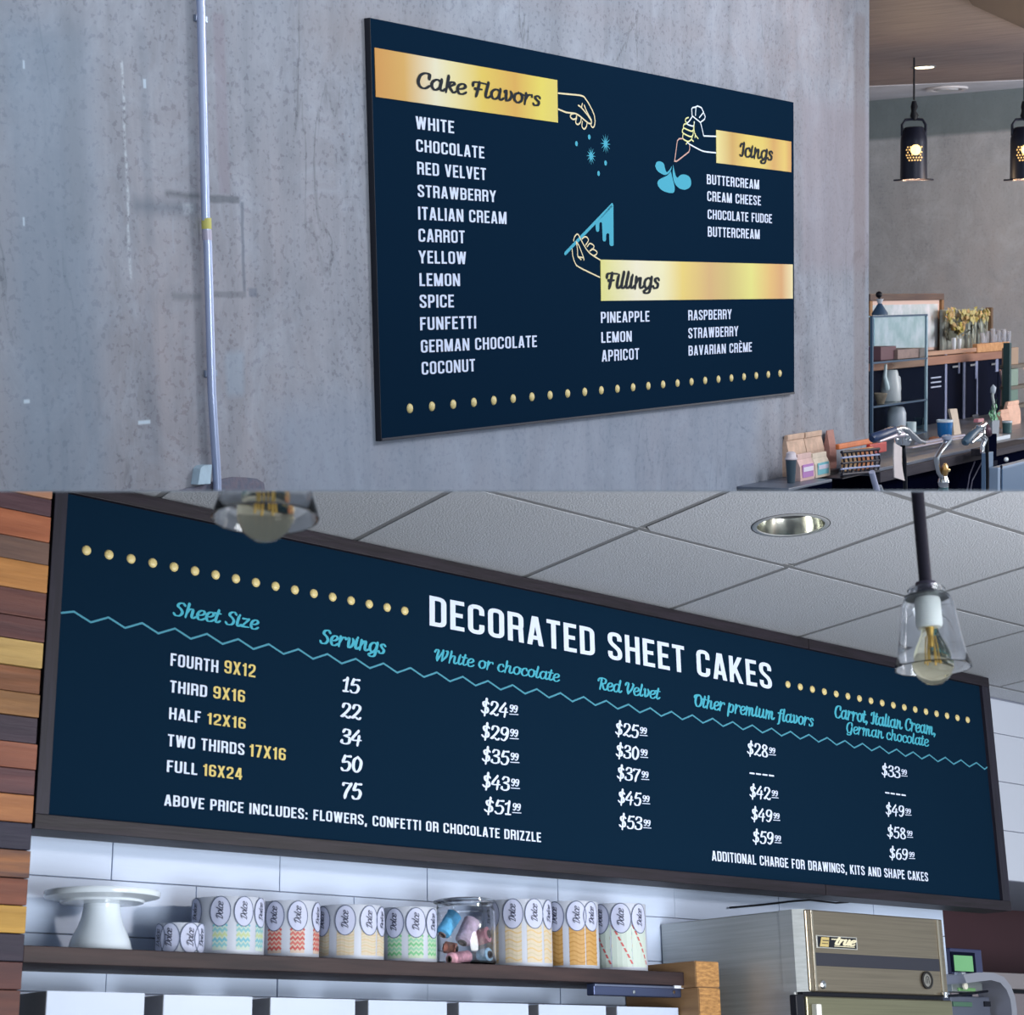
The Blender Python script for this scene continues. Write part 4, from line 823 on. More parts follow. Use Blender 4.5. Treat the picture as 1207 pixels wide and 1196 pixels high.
# white cover beside the foot of the conduit, broken plaster at the bottom
q=[at(x,y,1,WY-.025) for x,y in ((233.5,571),(248,570),(250,547.5),(240,548.5),(236.5,552))]
obj('plaster_lump',prism(B(),[(p.x,p.z) for p in q],WY-.025,WY-.0006),mat('lump_white',(174,196,212),.7,var=.05,scale=30),None,base=(q[0].x,.03,q[0].z),label='pale plastic cover on the wall beside the foot of the conduit',cat='cover')
bm=B(); rr=random.Random(3)
top=[(205,581),(222,575),(243,571),(256,566),(268,563.5),(276,562),(290,562.5),(303,564),(311,569),(313,579),(314,592),(200,592)]
q=[at(x,y,1,WY-.008) for x,y in top][::-1]
prism(bm,[(p.x,p.z) for p in q],WY-.008,WY-.0006)
obj('broken_plaster',bm,mat('broken_plaster',(96,104,122),.9,0,0,40,.6,(1,1,1),(120,110,122)),None,base=(q[0].x,.04,q[0].z),label='ragged dark plaster patch on the wall at the foot of the conduit',cat='plaster')

# ================================================================== UPPER ROOM: menu board
UW=2.7771; UH=1.1662; TEALU=mat('print_teal_bar',(66,160,184),.7,spec=.2)
t=mbu=thing('menu_board','navy cake flavors board with gold banners on the concrete wall','menu board',(0,0,-UH))
obj('panel',box(B(),.017,UW,.0,WY-.0006,-UH,0,.001),NAVYU,t)
obj('edge_strip',box(B(),.0155,.0168,-.0006,WY-.001,-UH,0),mat('board_edge',(10,16,30),.6),t)
obj('bottom_lip',box(B(),.017,UW,-.002,.0,-UH,-UH+.008,.001),mat('board_lip',(10,20,40),.5),t)
def banner(c4,stops,name):
    q=[at(x,y,1,0) for x,y in c4]; x0=(q[0].x+q[3].x)/2;x1=(q[1].x+q[2].x)/2; z1=(q[0].z+q[1].z)/2; z0=(q[2].z+q[3].z)/2
    obj('gold_banner',box(B(),x0,x1,-.0022,-.0004,z0,z1,0),gold(name,stops),t)
g1=(214,150,62);g2=(236,222,150);g3=(232,202,84);g4=(240,232,200);g5=(206,160,70)
banner([(440.6,55.7),(656.3,94.8),(657,144.7),(442.6,114)],[(0,g1),(.14,(222,172,84)),(.30,g4),(.38,(240,228,170)),(.55,g3),(.74,(222,172,72)),(.90,(234,216,90)),(1,(226,206,100))],'foil_a')
banner([(843.7,153.2),(932.2,166.8),(932.2,202.8),(843.9,192)],[(0,(236,222,140)),(.2,g5),(.4,g3),(.6,(228,200,84)),(.75,(214,160,66)),(.9,(232,196,84)),(1,g1)],'foil_b')
banner([(707.1,306.7),(933.4,310.9),(934.5,351.5),(708.1,354.9)],[(0,(224,220,120)),(.16,g4),(.28,(240,232,180)),(.38,g3),(.52,(210,164,82)),(.62,(206,178,80)),(.75,(226,220,96)),(.86,(226,176,72)),(.93,(214,150,66)),(1,(240,224,160))],'foil_c')
Y2=-.0023
text(t,'Cake Flavors','s',(489,100.5),(636.2,126.5),82.5,DARKP,yf=Y2,thick=.37,thin=.12); text(t,'Icings','s',(871.3,184.2),(910,188.2),168.8,DARKP,yf=Y2,thick=.37,thin=.12); text(t,'Fillings','s',(713.6,339.6),(776.3,339.4),321.6,DARKP,yf=Y2,thick=.37,thin=.12)
for s_,l,r,top in [('WHITE',(489.7,151.7),(534.9,157.5),136.7),('CHOCOLATE',(490.2,178.6),(570.5,186.8),164),('RED VELVET',(491.5,206),(572.5,211.8),191),('STRAWBERRY',(492,232.2),(584.3,238),217.7),
 ('ITALIAN CREAM',(492.7,259),(596.8,263.8),243.7),('CARROT',(493,285),(547.4,286.4),269.6),('YELLOW',(493.3,310.3),(549.2,311.2),295.2),('LEMON',(494.2,337),(541.9,337.2),321.8),
 ('SPICE',(494.4,363),(534.7,362),347.5),('FUNFETTI',(495,389.2),(560.9,387),373.8),('GERMAN CHOCOLATE',(495.8,415.5),(632.5,409),400.5),('COCONUT',(496.7,441.2),(559.8,438),425.9),
 ('BUTTERCREAM',(832.9,217.2),(894.5,222.8),205.6),('CREAM CHEESE',(833.3,237),(896.5,242),225.3),('CHOCOLATE FUDGE',(833.8,258.2),(909.6,263),246.9),('BUTTERCREAM',(834,278.8),(895.2,281.6),267),
 ('PINEAPPLE',(708,380.6),(765.2,378.9),367.5),('LEMON',(708.5,404),(744.3,402.4),391.2),('APRICOT',(709,426),(753,423.4),412.5),
 ('RASPBERRY',(811,377.4),(862,376),365.4),('STRAWBERRY',(811,398.8),(869.8,396),386.5),('BAVARIAN CRÈME',(811.3,418.7),(886,414.6),407)]:
    text(t,s_,'c',l,r,top,WHITE)
dots(t,(483,481.3),(919.2,440),24,.0142)
def dr(ox,oy,k,*paths): return [[(ox+x/k,oy+y/k) for x,y in p] for p in paths]
def smooth(p): return cat_(p,4)
L_=.0052
pline(t,[smooth(p) for p in dr(650,100,9.96,[(75,98),(200,110),(350,128),(400,170),(455,260),(495,350),(507,430),(500,480),(482,500),(463,482),(455,455)],[(75,285),(130,308),(180,325),(265,335),(320,360),(380,410),(430,450),(465,455)],
 [(310,240),(345,265),(400,330),(450,400),(468,440)],[(358,220),(348,262)],[(380,240),(400,290),(425,340),(465,415)],[(265,335),(228,345),(218,375),(245,403),(280,398),(292,365)],[(292,385),(280,440),(305,465),(335,440),(345,400)],[(358,430),(355,490),(380,518),(405,490),(412,455)])],L_,GLINE,'line_hand')
pline(t,[smooth(p) for p in dr(760,110,9.2,[(600,315),(615,370),(635,462)],[(455,530),(480,550),(560,595),(640,630),(770,645)],[(510,255),(480,300),(455,330),(500,352),(525,350),(535,310)])]+dr(760,110,9.2,[(510,245),(505,170),(515,155),(545,150),(570,137),(610,155),(632,200),(652,255),(645,280),(600,315),(510,245)],[(550,155),(546,240)],[(635,205),(588,262)],[(635,462),(770,467)]),L_,mat('pale_line',(214,224,236),.6),'line_arm')
pline(t,[smooth(p) for p in dr(760,110,9.2,[(450,330),(425,335),(415,360),(425,378),(500,410),(522,395),(525,365)],[(418,380),(405,400),(412,430),(490,470),(518,450),(522,400)],[(415,435),(408,465),(415,495),(465,522),(500,500),(512,465)],[(530,310),(532,400),(545,450),(575,490)],[(545,440),(540,480)],[(470,262),(445,272),(435,298),(452,318)],[(500,500),(525,520)],[(470,520),(445,550)])],L_,mat('yellow_line',(214,214,150),.6),'line_fingers')
pline(t,dr(760,110,9.2,[(410,490),(370,492),(350,515),(325,700),(320,735),(345,735),(475,635),(485,600),(480,550)]),L_,PLINE,'line_cone')
def fillp(ox,oy,k,pts,m,name): 
    q=[at(ox+x/k,oy+y/k,1,0) for x,y in pts]; obj(name,flat([[(p.x,p.z) for p in q]],lambda u,v:(u,YP,v)),m,t)
for i,p in enumerate(([(110,790),(125,745),(165,738),(203,762),(215,810),(235,855),(268,825),(290,790),(272,850),(222,885),(175,870),(130,835)],[(280,845),(300,930),(320,1010),(315,1070),(270,1080),(190,1055),(140,1000),(140,950),(180,920),(240,890)],[(305,770),(318,840),(345,915),(385,885),(430,880),(480,905),(500,960),(488,1015),(430,1045),(365,1025),(320,970),(300,880)])):
    fillp(760,110,9.2,cat_(p+[p[0]],3)[:-1],TEALU,'icing_drop')
fillp(655,230,10.87,[(718,112),(735,120),(738,640),(722,652),(700,650),(686,628),(681,500),(672,488),(655,487),(642,505),(641,575),(630,592),(610,592),(598,572),(590,360),(580,345),(565,347),(555,365),(553,455),(540,470),(520,465),(510,440),(505,375)],TEALU,'knife_blade')
pline(t,dr(655,230,10.87,[(118,748),(720,122)]),.012,TEALU,'knife_handle')
pline(t,[smooth(p) for p in dr(655,230,10.87,[(225,585),(235,540),(265,500),(290,512),(310,555),(380,680),(430,740),(500,790),(575,835)],[(205,690),(215,780),(240,860),(275,910),(400,975),(560,1052)],[(255,590),(290,640),(330,740),(352,800),(357,830)],[(260,600),(275,700),(280,780),(320,825)],[(280,790),(350,800)],[(332,562),(362,535),(395,538),(415,570),(405,600),(378,640)],[(398,660),(430,620),(465,630),(487,655),(470,690),(430,715)],[(455,690),(500,705),(525,735),(508,765),(480,775)])],.0048,GLINE,'line_hand')
for x,y in ((440,612),(290,690),(632,918),(550,1040)):
    c=at(650+x/9.96,100+y/9.96,1,0); obj('sprinkle_dot',flat([[(c.x+.0085*math.cos(a*PI/6),c.z+.0085*math.sin(a*PI/6)) for a in range(12)]],lambda u,v:(u,YP,v)),TEALU,t)
for x,y,R in ((632,692,.034),(462,835,.030)):
    c=at(650+x/9.96,100+y/9.96,1,0); P=[[(c.x+.012*math.cos(a*PI/6),c.z+.012*math.sin(a*PI/6)) for a in range(12)]]
    for a in range(12): 
        an=a*PI/6; P.append([(c.x+.008*math.cos(an-.35),c.z+.008*math.sin(an-.35)),(c.x+R*math.cos(an),c.z+R*math.sin(an)),(c.x+.008*math.cos(an+.35),c.z+.008*math.sin(an+.35))])
    obj('sprinkle_star',flat(P,lambda u,v:(u,YP,v)),TEALU,t)

# ================================================================== lanterns
LB=mat('lantern_black',(22,28,48),.4,.3); WARM=mat('lantern_glow',(255,226,150),.5,emit=((255,214,130),2.6)); WARM2=mat('lantern_hole_glow',(250,200,130),.5,emit=((255,200,120),1.0))
def lantern(hx,hy,label,vis=True):
    h=at(hx,hy,2,zc2-.001); s=dep(h)/FPX
    z=lambda py: at(hx,py,1,h.y).z
    zt=z(150); zb=z(212); r=15.6*s; c=Vector((h.x,h.y,0)); kx=c.x
    t=thing('cage_lantern',label,'lantern',(h.x,h.y,zb),'cage lanterns over the bar')
    zy=z(141.5)
    obj('chain',tube(B(),[(h.x,h.y,zc2-.001),(h.x,h.y,z(118))],.006,8),BLACK,t)
    bm=B(); 
    tube(bm,[(h.x,h.y,z(119)),(h.x+.006,h.y,z(126)),(h.x-.004,h.y,z(131)),(h.x+.008,h.y,z(136)),(h.x,h.y,zy)],[.012,.022,.014,.026,.014],10)
    obj('hook',bm,BLACK,t,smooth=True)
    rv=(SETS['U'][1].transposed()@Vector((1,0,0))); rv.z=0; rv.normalize()
    Cc=lambda a,zz: Vector((h.x,h.y,zz))+rv*a
    obj('yoke',tube(B(),[Cc(-14*s,z(160)),Cc(-14*s,z(147)),Cc(-10*s,zy+.002),Cc(0,zy+.006),Cc(10*s,zy+.002),Cc(14*s,z(147)),Cc(14*s,z(160))],.0085,8),LB,t,smooth=True)
    obj('lamp_body',lathe(B(),[(0,zt),(10*s,zt),(11.5*s,zt-.004),(r*.98,z(162)),(r,z(168)),(r*1.0,z(190)),(r*1.01,zb),(r*.95,zb),(r*.95,z(166)),(0,z(160))],c,40),LB,t,smooth=True)
    for sg in (-1,1):
        a=Cc(sg*16*s,zb); obj('foot_tab',box(B(),a.x-.032,a.x+.032,a.y-.03,a.y+.03,zb-.006,zb+.004,.002),LB,t)
    obj('glow_ring',lathe(B(),[(0,zb+.012),(r*.93,zb+.012)],c,28),mat('lantern_inner',(200,150,100),.6,emit=((255,190,120),.55)),t)
    # round window with the lit bulb, and the pierced holes round it
    cd=-(SETS['U'][1].transposed()@Vector((0,0,1))); b0=math.atan2(cd.y,cd.x); zc_=z(178)
    fm=lambda e: (lambda u,v:(c.x+(r*1.01+e)*math.cos(b0+u/r),c.y+(r*1.01+e)*math.sin(b0+u/r),v))
    LIFT[0]=(c.x,c.y)
    WR=.031; obj('lit_window',flat([[(-1.0*s,zc_),(-1.0*s+WR*math.cos(a*PI/8),zc_+WR*math.sin(a*PI/8)),(-1.0*s+WR*math.cos((a+1)*PI/8),zc_+WR*math.sin((a+1)*PI/8))] for a in range(16)],fm(.002)),WARM,t)
    P=[]
    for i in range(-3,3):
        for j in range(-4,2):
            u=i*.0165+(j%2)*.008-.01; v=zc_+j*.0155+.002
            if (u+.01)**2+(v-zc_+.02)**2<.056**2 and (u+1.0*s)**2+(v-zc_)**2>.033**2: P.append([(u+.0052*math.cos(a*PI/3),v+.0052*math.sin(a*PI/3)) for a in range(6)])
    obj('pierced_holes',flat(P,fm(.0008)),WARM2,t,kind='stuff')
    LIFT[0]=None
    l=bpy.data.lights.new('lantern_bulb','POINT'); l.energy=12.0; l.color=(1,.68,.38); l.shadow_soft_size=.05
    o=bpy.data.objects.new('lantern_bulb',l); sc.collection.objects.link(o); o.location=SETS['U'][0]@Vector((h.x,h.y,zb-.06))
lantern(1077.5,68,'black cage lantern with a glowing pierced window, hanging left of the picture edge')
lantern(1208,62,'black cage lantern half cut off by the right picture edge')

# ================================================================== counters
CZ=-1.5
TOPG=mat('counter_top_dark',(92,100,116),.35,var=.05,scale=8); KFR=mat('counter_black',(6,9,26),.9,spec=0); APR=woodmat('counter_apron',(44,43,54),(70,66,74),0,5,.85)
x0=at(870,573,2,CZ).x; x1=at(987.5,564.6,2,CZ).x
kc=thing('wall_counter','black counter stub with a grey top against the concrete wall under the board','counter',((x0+x1)/2,-.1,-3.2))
obj('counter_top',box(B(),x0,x1,-.2,WY-.001,CZ-.012,CZ,.003),TOPG,kc); obj('counter_front',box(B(),x0,x1,-.2,WY-.001,-3.0,CZ-.0125,.002),KFR,kc)
x2=at(1038,553,2,CZ).x
bc=thing('bar_counter','long bar counter with a grey brown wooden edge and black front','counter',(5,.3,-3.2))
obj('counter_top',box(B(),x2,8.3,-.19,WY-.002,CZ-.03,CZ,.002),TOPG,bc)
zap=at(1060,562,1,-.19).z
obj('wood_edge',box(B(),x2-.004,8.3,-.215,-.19,zap,CZ-.012,.003),APR,bc); obj('counter_front',box(B(),x2+.02,8.3,-.17,WY-.002,-3.0,CZ-.031,.002),KFR,bc)
b2=thing('back_counter','deep grey counter behind the bar counter carrying the lockers and the glass cabinet','counter',(6,.8,-3.2))
obj('counter_top',box(B(),wx1+.004,8.3,WY,1.4,CZ-.03,CZ,.002),TOPG,b2); obj('counter_body',box(B(),wx1+.02,8.3,WY+.02,1.38,-3.0,CZ-.031,.002),KFR,b2)
def px(name,x0,x1,yt,yb,y,d,m,par=None,bev=.002,**kw): return pxbox(name,x0,x1,yt,yb,y,d,m,par,bev,**kw)
def stand(pxc,pyb,rpx,pyt,z=CZ):
    c=at(pxc,pyb,2,z+.0004); s=dep(c)/FPX; return c,rpx*s,at(pxc,pyt,1,c.y).z-c.z
# coffee bags on the stub
KR=mat('kraft_paper',(206,176,156),.8,var=.08,scale=20,bump=.3); 
def bag(xl,xr,yb,yt,label,m,labcol=None,yy=None,grp='coffee bags on the counter stub',fold=True,z=CZ,thick=.05,lab2=None):
    c=at((xl+xr)/2,yb,2,z); y=c.y if yy is None else yy
    a=at(xl,yb,1,y); b=at(xr,yb,1,y); T_=at((xl+xr)/2,yt,1,y); x0,x1=a.x,b.x; zt=T_.z; h=zt-z
    t=thing('coffee_bag',label,'bag',((x0+x1)/2,y,z+.0004),grp)
    bm=B(); w=(x1-x0); secs=[(0,.96,1),(.12,.985,1.06),(.55,.97,.95),(.8,.96,.45),(1,.94,.12)]; rings=[]
    for f,kx,kd in secs:
        cx=(x0+x1)/2; hw=w/2*kx; hd=thick/2*kd; zz=z+.0005+h*f
        rings.append([bm.verts.new(q) for q in ((cx-hw,y+thick/2-hd,zz),(cx+hw,y+thick/2-hd,zz),(cx+hw,y+thick/2+hd,zz),(cx-hw,y+thick/2+hd,zz))])
    for r0,r1 in zip(rings,rings[1:]):
        for k in range(4): bm.faces.new((r0[k],r0[(k+1)%4],r1[(k+1)%4],r1[k]))
    bm.faces.new(rings[0][::-1]); bm.faces.new(rings[-1])
    obj('bag_body',bm,m,t)
    if fold: obj('folded_top',box(B(),x0+w*.04,x1-w*.04,y+thick/2-.012,y+thick/2+.0,zt-.02,zt+.002,.002),m,t)
    if labcol:
        hw=w*.36; cx=(x0+x1)/2; z0=z+h*.12; z1=z+h*.62
        obj('bag_label',box(B(),cx-hw,cx+hw,y-.0035,y-.001,z0,z1,.0008),mat('bag_label_a',labcol,.5),t,label='coloured paper label')
        obj('label_panel',box(B(),cx-hw*.9,cx+hw*.9,y-.005,y-.0034,z0+(z1-z0)*.45,z0+(z1-z0)*.8,.0004),mat('bag_label_b',(222,216,232),.5),t)
    return t
bag(951,972,545,509,'plain kraft bag standing behind the violet labelled bag',KR,None,yy=-.01,thick=.04)
bag(930,951,548,512,'plain kraft bag standing leftmost behind the dark cup',KR,None,yy=-.01,thick=.04)
bag(943,960.5,565,535,'kraft bag with a violet and white label at the front',mat('kraft_pink',(216,184,178),.8,var=.05,scale=20),(176,120,186),yy=-.13)
bag(961,978.5,562,534,'kraft bag with a pale turquoise label at the front',mat('kraft_cream',(222,206,188),.8,var=.05,scale=20),(126,196,208),yy=-.13)
bag(978,986,556,507,'narrow reddish kraft bag standing upright at the right of the bags',mat('kraft_red',(176,128,118),.8,var=.05,scale=20),None,yy=-.02,fold=False,thick=.03)
c,r,h=stand(932.5,569,6.5,541); c.y=max(c.y,-.16)
t=thing('takeaway_cup','dark grey cup with a white lid beside the coffee bags','cup',c)
obj('cup_body',lathe(B(),[(0,0),(r*.7,0),(r,h*.98),(0,h*.98)],c,24),mat('cup_dark',(52,72,86),.5),t,smooth=True); obj('cup_lid',lathe(B(),[(0,h*.98),(r*1.12,h*.98),(r*1.15,h*1.03),(r*.95,h*1.08),(r*.85,h*1.26),(r*.5,h*1.32),(0,h*1.32)],c,24),mat('cup_lid',(206,196,204),.4),t,smooth=True)
# wire basket of packets at the end of the stub
yk=-.205; bx=thing('wire_basket','black patterned wire basket holding orange packets at the end of the stub','basket',at(1012,560,1,yk))
WB=mat('basket_black',(28,28,44),.4,.4); LP=mat('basket_lace',(150,160,196),.5)
PB=lambda x,y,dy=0: at(x,y,1,yk+dy)
for i in range(5):
    y0=531+i*6.6; sk=-.6
    obj('wire_ring',tube(B(),[PB(992,y0+2),PB(1003,y0+.8),PB(1020,y0-.6),PB(1036,y0-2),PB(1037,y0-2,.12),PB(993,y0+2,.12),PB(992,y0+2)],.0065 if i in(0,4) else .0045,8),WB if i%2==0 else LP,bx,smooth=True)
for i in range(9):
    x=993+i*5.2; obj('wire_upright',tube(B(),[PB(x,533-i*.4),PB(x+2.5,546-i*.4),PB(x,560-i*.45)],.004,6),WB,bx,smooth=True)
obj('wall_bracket',box(B(),PB(1008,560).x,PB(1018,560).x,yk+.11,WY-.001,PB(1014,560).z-.004,PB(1014,560).z+.02,.001),WB,bx)
obj('basket_base',box(B(),PB(993,560).x,PB(1036,556).x,yk,yk+.12,PB(1014,559).z-.004,PB(1014,559).z,.001),WB,bx)
for i,(xa0,xb0,y1,y2,cl_,lb) in enumerate(((996,1012,530,556,(222,180,130),'cream packet in the wire basket, left'),(1012,1030,528,555,(206,130,80),'orange packet in the wire basket, right'),(1026,1046,522,536,(176,52,48),'red packet lying on top of the wire basket'),(990,1030,520,530,(206,116,66),'orange flat packet on the rim of the wire basket'))):
    l=PB(xa0,y2,.02+.02*i); r_=PB(xb0,y2,.02+.02*i); tz=PB((xa0+xb0)/2,y1,.02+.02*i).z
    obj('snack_packet',box(B(),l.x,r_.x,yk+.02+.021*i,yk+.038+.021*i,l.z,tz,.004),mat('packet_%d'%i,cl_,.5,var=.08,scale=15),None,base=(l.x,yk+.03,l.z),label=lb,cat='packet',group='packets in the wire basket')
# glass display cabinet
yg=.40; GF=mat('display_frame',(60,84,108),.4,.5); GFL=mat('display_frame_light',(150,178,194),.35,.5); GS=mat('display_glass',(214,234,238),.03,0,ior=1.1,trans=1)
gc=thing('glass_cabinet','small glass display cabinet with three shelves at the end of the concrete wall','display cabinet',at(1060,515,1,yg))
gl=at(1029,440,1,yg).x; gr=at(1093,440,1,yg).x; g1_=at(1060,371,1,yg).z; g0_=CZ+.0004; gd=.30
for (x,y,m,wd) in ((gl,yg,GF,.014),(gr,yg,GFL,.013),(gl,yg+gd,GF,.01),(gr,yg+gd,GFL,.01)): obj('corner_post',box(B(),x-wd/2,x+wd/2,y,y+wd,g0_,g1_,.001),m,gc)
for zz,m in ((g1_,GF),(at(1060,424,1,yg).z,GF),(at(1060,474.5,1,yg).z,GF),(g0_+.006,GF)):
    obj('shelf_edge',box(B(),gl,gr,yg-.001,yg+.010,zz-.010,zz,.001),m,gc)
    obj('glass_shelf',box(B(),gl+.004,gr-.004,yg+.011,yg+gd,zz-.007,zz-.001,0),GFL if zz==g0_+.006 else GS,gc)
obj('side_pane',box(B(),gr-.003,gr,yg+.014,yg+gd,g0_,g1_-.01,0),GS,gc); obj('back_pane',box(B(),gl+.008,gr-.008,yg+gd,yg+gd+.003,g0_,g1_-.01,0),GS,gc)
def incab(pxl,pxr,pyt,zb,dy,build): pass
def vessel(name,label,cat,pxc,rpx,pyt,zb,y,prof,m,grp=None):
    p=at(pxc,(pyt+440)/2,1,y); c=Vector((p.x,y,zb+.0004)); s=dep(c)/FPX; r=rpx*s; h=at(pxc,pyt,1,y).z-c.z
    t=thing(name,label,cat,c,grp); obj('body',lathe(B(),[(a*r,b*h) for a,b in prof],c,28),m,t,smooth=True); return t,c,r,h
z1_=at(1060,474.5,1,yg).z; z2_=at(1060,424,1,yg).z
PALE=mat('pale_enamel',(176,184,190),.4); GREYP=mat('grey_pot',(132,146,156),.4)
t,c,r,h=vessel('coffee_pot','tall pale coffee pot on the middle glass shelf','pot',1050,12,436,z1_,yg+.10,[(0,0),(.95,0),(1,.04),(.95,.5),(.7,.93),(.62,1),(.5,1),(0,.97)],PALE)
obj('handle',tube(B(),[c+Vector((r*.8,0,h*.8)),c+Vector((r*1.9,0,h*.72)),c+Vector((r*2.1,0,h*.35)),c+Vector((r*.95,0,h*.2))],.014,8),PALE,t,smooth=True)
obj('spout',tube(B(),[c+Vector((-r*.8,0,h*.4)),c+Vector((-r*1.5,0,h*.8)),c+Vector((-r*1.3,0,h*1.2))],[.016,.010,.007],8),mat('spout_light',(200,220,228),.3),t,smooth=True)
vessel('ceramic_jar','round grey white jar on the bottom glass shelf','jar',1057,11,479,g0_+.006,yg+.12,[(0,0),(.8,0),(1,.3),(1,.75),(.8,.95),(.6,1),(0,1)],mat('jar_grey',(166,176,190),.4))
vessel('glass_tumbler','clear tumbler on the bottom glass shelf beside the post','glass',1083,6,492,g0_+.006,yg+.10,[(0,0),(.8,0),(1,1),(.92,1),(.74,.06),(0,.06)],GS)
vessel('napkin_stack','pale block of napkins on the bottom glass shelf','napkins',1074,6,497,g0_+.006,yg+.06,[(0,0),(1,0),(1,1),(0,1)],mat('napkin',(190,206,212),.8))
vessel('wooden_bowl','brown bowl lying on the middle glass shelf, left','bowl',1038,8,463,z1_,yg+.05,[(0,0),(.5,0),(1,.9),(.9,1),(.4,.3),(0,.25)],mat('bowl_brown',(112,104,92),.6,var=.2,scale=30))
obj('book',box(B(),at(1034,415,1,yg+.08).x,at(1052,415,1,yg+.08).x,yg+.06,yg+.2,z2_+.0003,at(1045,408,1,yg+.08).z,.002),mat('book_maroon',(94,62,72),.6),None,base=(at(1034,415,1,yg+.08).x,yg+.1,z2_),label='dark red book standing on the top glass shelf, left side',cat='book')
obj('book',box(B(),at(1054,418,1,yg+.06).x,at(1088,418,1,yg+.06).x,yg+.04,yg+.2,z2_+.0003,at(1070,411,1,yg+.06).z,.002),mat('book_brown',(128,108,104),.6,var=.1,scale=20),None,base=(at(1054,418,1,yg+.06).x,yg+.1,z2_),label='flat brown box lying on the top glass shelf, right side',cat='box')
# lamp bit and blue cone on top of the cabinet
t=thing('blue_funnel','dark blue cone standing on top of the glass cabinet','funnel',at(1037,370,1,yg+.1))
p=at(1037,370,1,yg+.1); s=dep(p)/FPX; p.z=g1_+.0004
obj('cone',lathe(B(),[(0,0),(9.5*s,0),(9.5*s,.01),(2*s,14*s),(0,14.5*s)],p,24),mat('cone_blue',(38,72,104),.5),t,smooth=True)
obj('white_paper',lathe(B(),[(2*s,13*s),(4.5*s,19*s),(4*s,19*s),(1.5*s,14*s)],p,16,closed=True),mat('cone_white',(196,198,208),.6),t,smooth=True); obj('knob',ball(B(),p+Vector((-2.5*s,0,24*s)),4*s,2),BLACK,t,smooth=True)
obj('stem',tube(B(),[p+Vector((0,0,14*s)),p+Vector((-2.5*s,0,24*s))],.006,6),BLACK,t)
# hutch of black doors
yh=.62; hz=at(1140,412,1,yh).z; hx0=at(1093,440,1,yh).x; hx1=at(1188,440,1,yh).x
hu=thing('locker_cabinet','wide black locker cabinet with pale upright strips behind the bar counter','cabinet',((hx0+hx1)/2,yh,CZ))
obj('carcass',box(B(),hx0-1.3,hx1,yh+.012,yh+.5,CZ+.0005,hz-.07,.003),DNAVY,hu)
ds=[1093,1114.5,1136,1151.5,1176,1188]
for a,b in zip(ds,ds[1:]): px('door',a+.6,b-.4,417,519,yh,.013,DNAVY,hu,.002)
STR=mat('strip_pale',(150,160,196),.35,.4)
for (xc,y0,y1,wd) in ((1115.3,417,497,2.0),(1131,419,440,1.3),(1136.8,418,517,2.2),(1151.5,416,446,2.6),(1152,446,498,1.2),(1175.5,414,438,3.0)): px('door_strip',xc-wd/2,xc+wd/2,y0,y1,yh-.008,.007,STR,hu,.001)
for (xc,yc_,wd) in ((1126.5,432,7),(1147,430,6),(1171.5,429,5),(1150,489.5,7)): px('latch',xc-wd/2,xc+wd/2,yc_-1.2,yc_+1.2,yh-.012,.006,CHROME,hu,.001)
for i in range(3): px('ornament_bar',1097.5,1109.5,444+i*5.5,445.6+i*5.5,yh-.004,.003,mat('ornament_%d'%i,(170,180,206),.5),hu,.0005)
obj('wood_top',box(B(),hx0-1.3,hx1+.02,yh-.03,yh+.52,hz-.07,hz-.022,.004),woodmat('hutch_wood',(132,96,86),(168,126,104),0,5),hu)
px('wood_lip',1091,1152,412,417,yh-.04,.01,woodmat('lip_wood',(150,118,104),(182,146,124),0,5),hu,.002)
px('carved_panel',1152,1190,404,414,yh-.045,.03,mat('carved',(166,116,76),.6,0,0,40,.6,(1,1,1),(198,154,110)),hu,.002)
# picture frame
yf_=.80; FRW=woodmat('picture_wood',(74,62,62),(104,86,78),0,5); FRG=woodmat('picture_wood_gold',(120,90,64),(156,118,78),2,5)
pf=thing('framed_map','large wooden picture frame with a faded map print behind the glass cabinet','picture',at(1070,405,1,yf_))
X0=at(1026,380,1,yf_).x;X1=at(1113,380,1,yf_).x;Z1=at(1075,346,1,yf_).z;Z0=hz-.021; fw=7.5*dep((X1,yf_,Z1))/FPX
obj('frame_rail',box(B(),X0,X1,yf_,yf_+.04,Z1-fw,Z1,.004),FRW,pf);obj('frame_rail',box(B(),X0,X1,yf_,yf_+.04,Z0,Z0+fw*.6,.004),FRW,pf)
obj('frame_stile',box(B(),X0,X0+fw,yf_+.001,yf_+.04,Z0+fw*.6,Z1-fw,.004),FRG,pf);obj('frame_stile',box(B(),X1-fw,X1,yf_+.001,yf_+.04,Z0+fw*.6,Z1-fw,.004),FRG,pf)
obj('inner_mat',box(B(),X0+fw,X1-fw,yf_+.018,yf_+.03,Z0+fw*.6,Z1-fw,0),mat('mat_peach',(206,178,168),.7),pf)
obj('map_print',box(B(),X0+fw*1.4,X1-fw*1.9,yf_+.014,yf_+.018,Z0+fw,Z1-fw*1.6,0),mat('map_print',(150,170,176),.6,0,0,9,0,(1,1,1),(204,206,218)),pf)
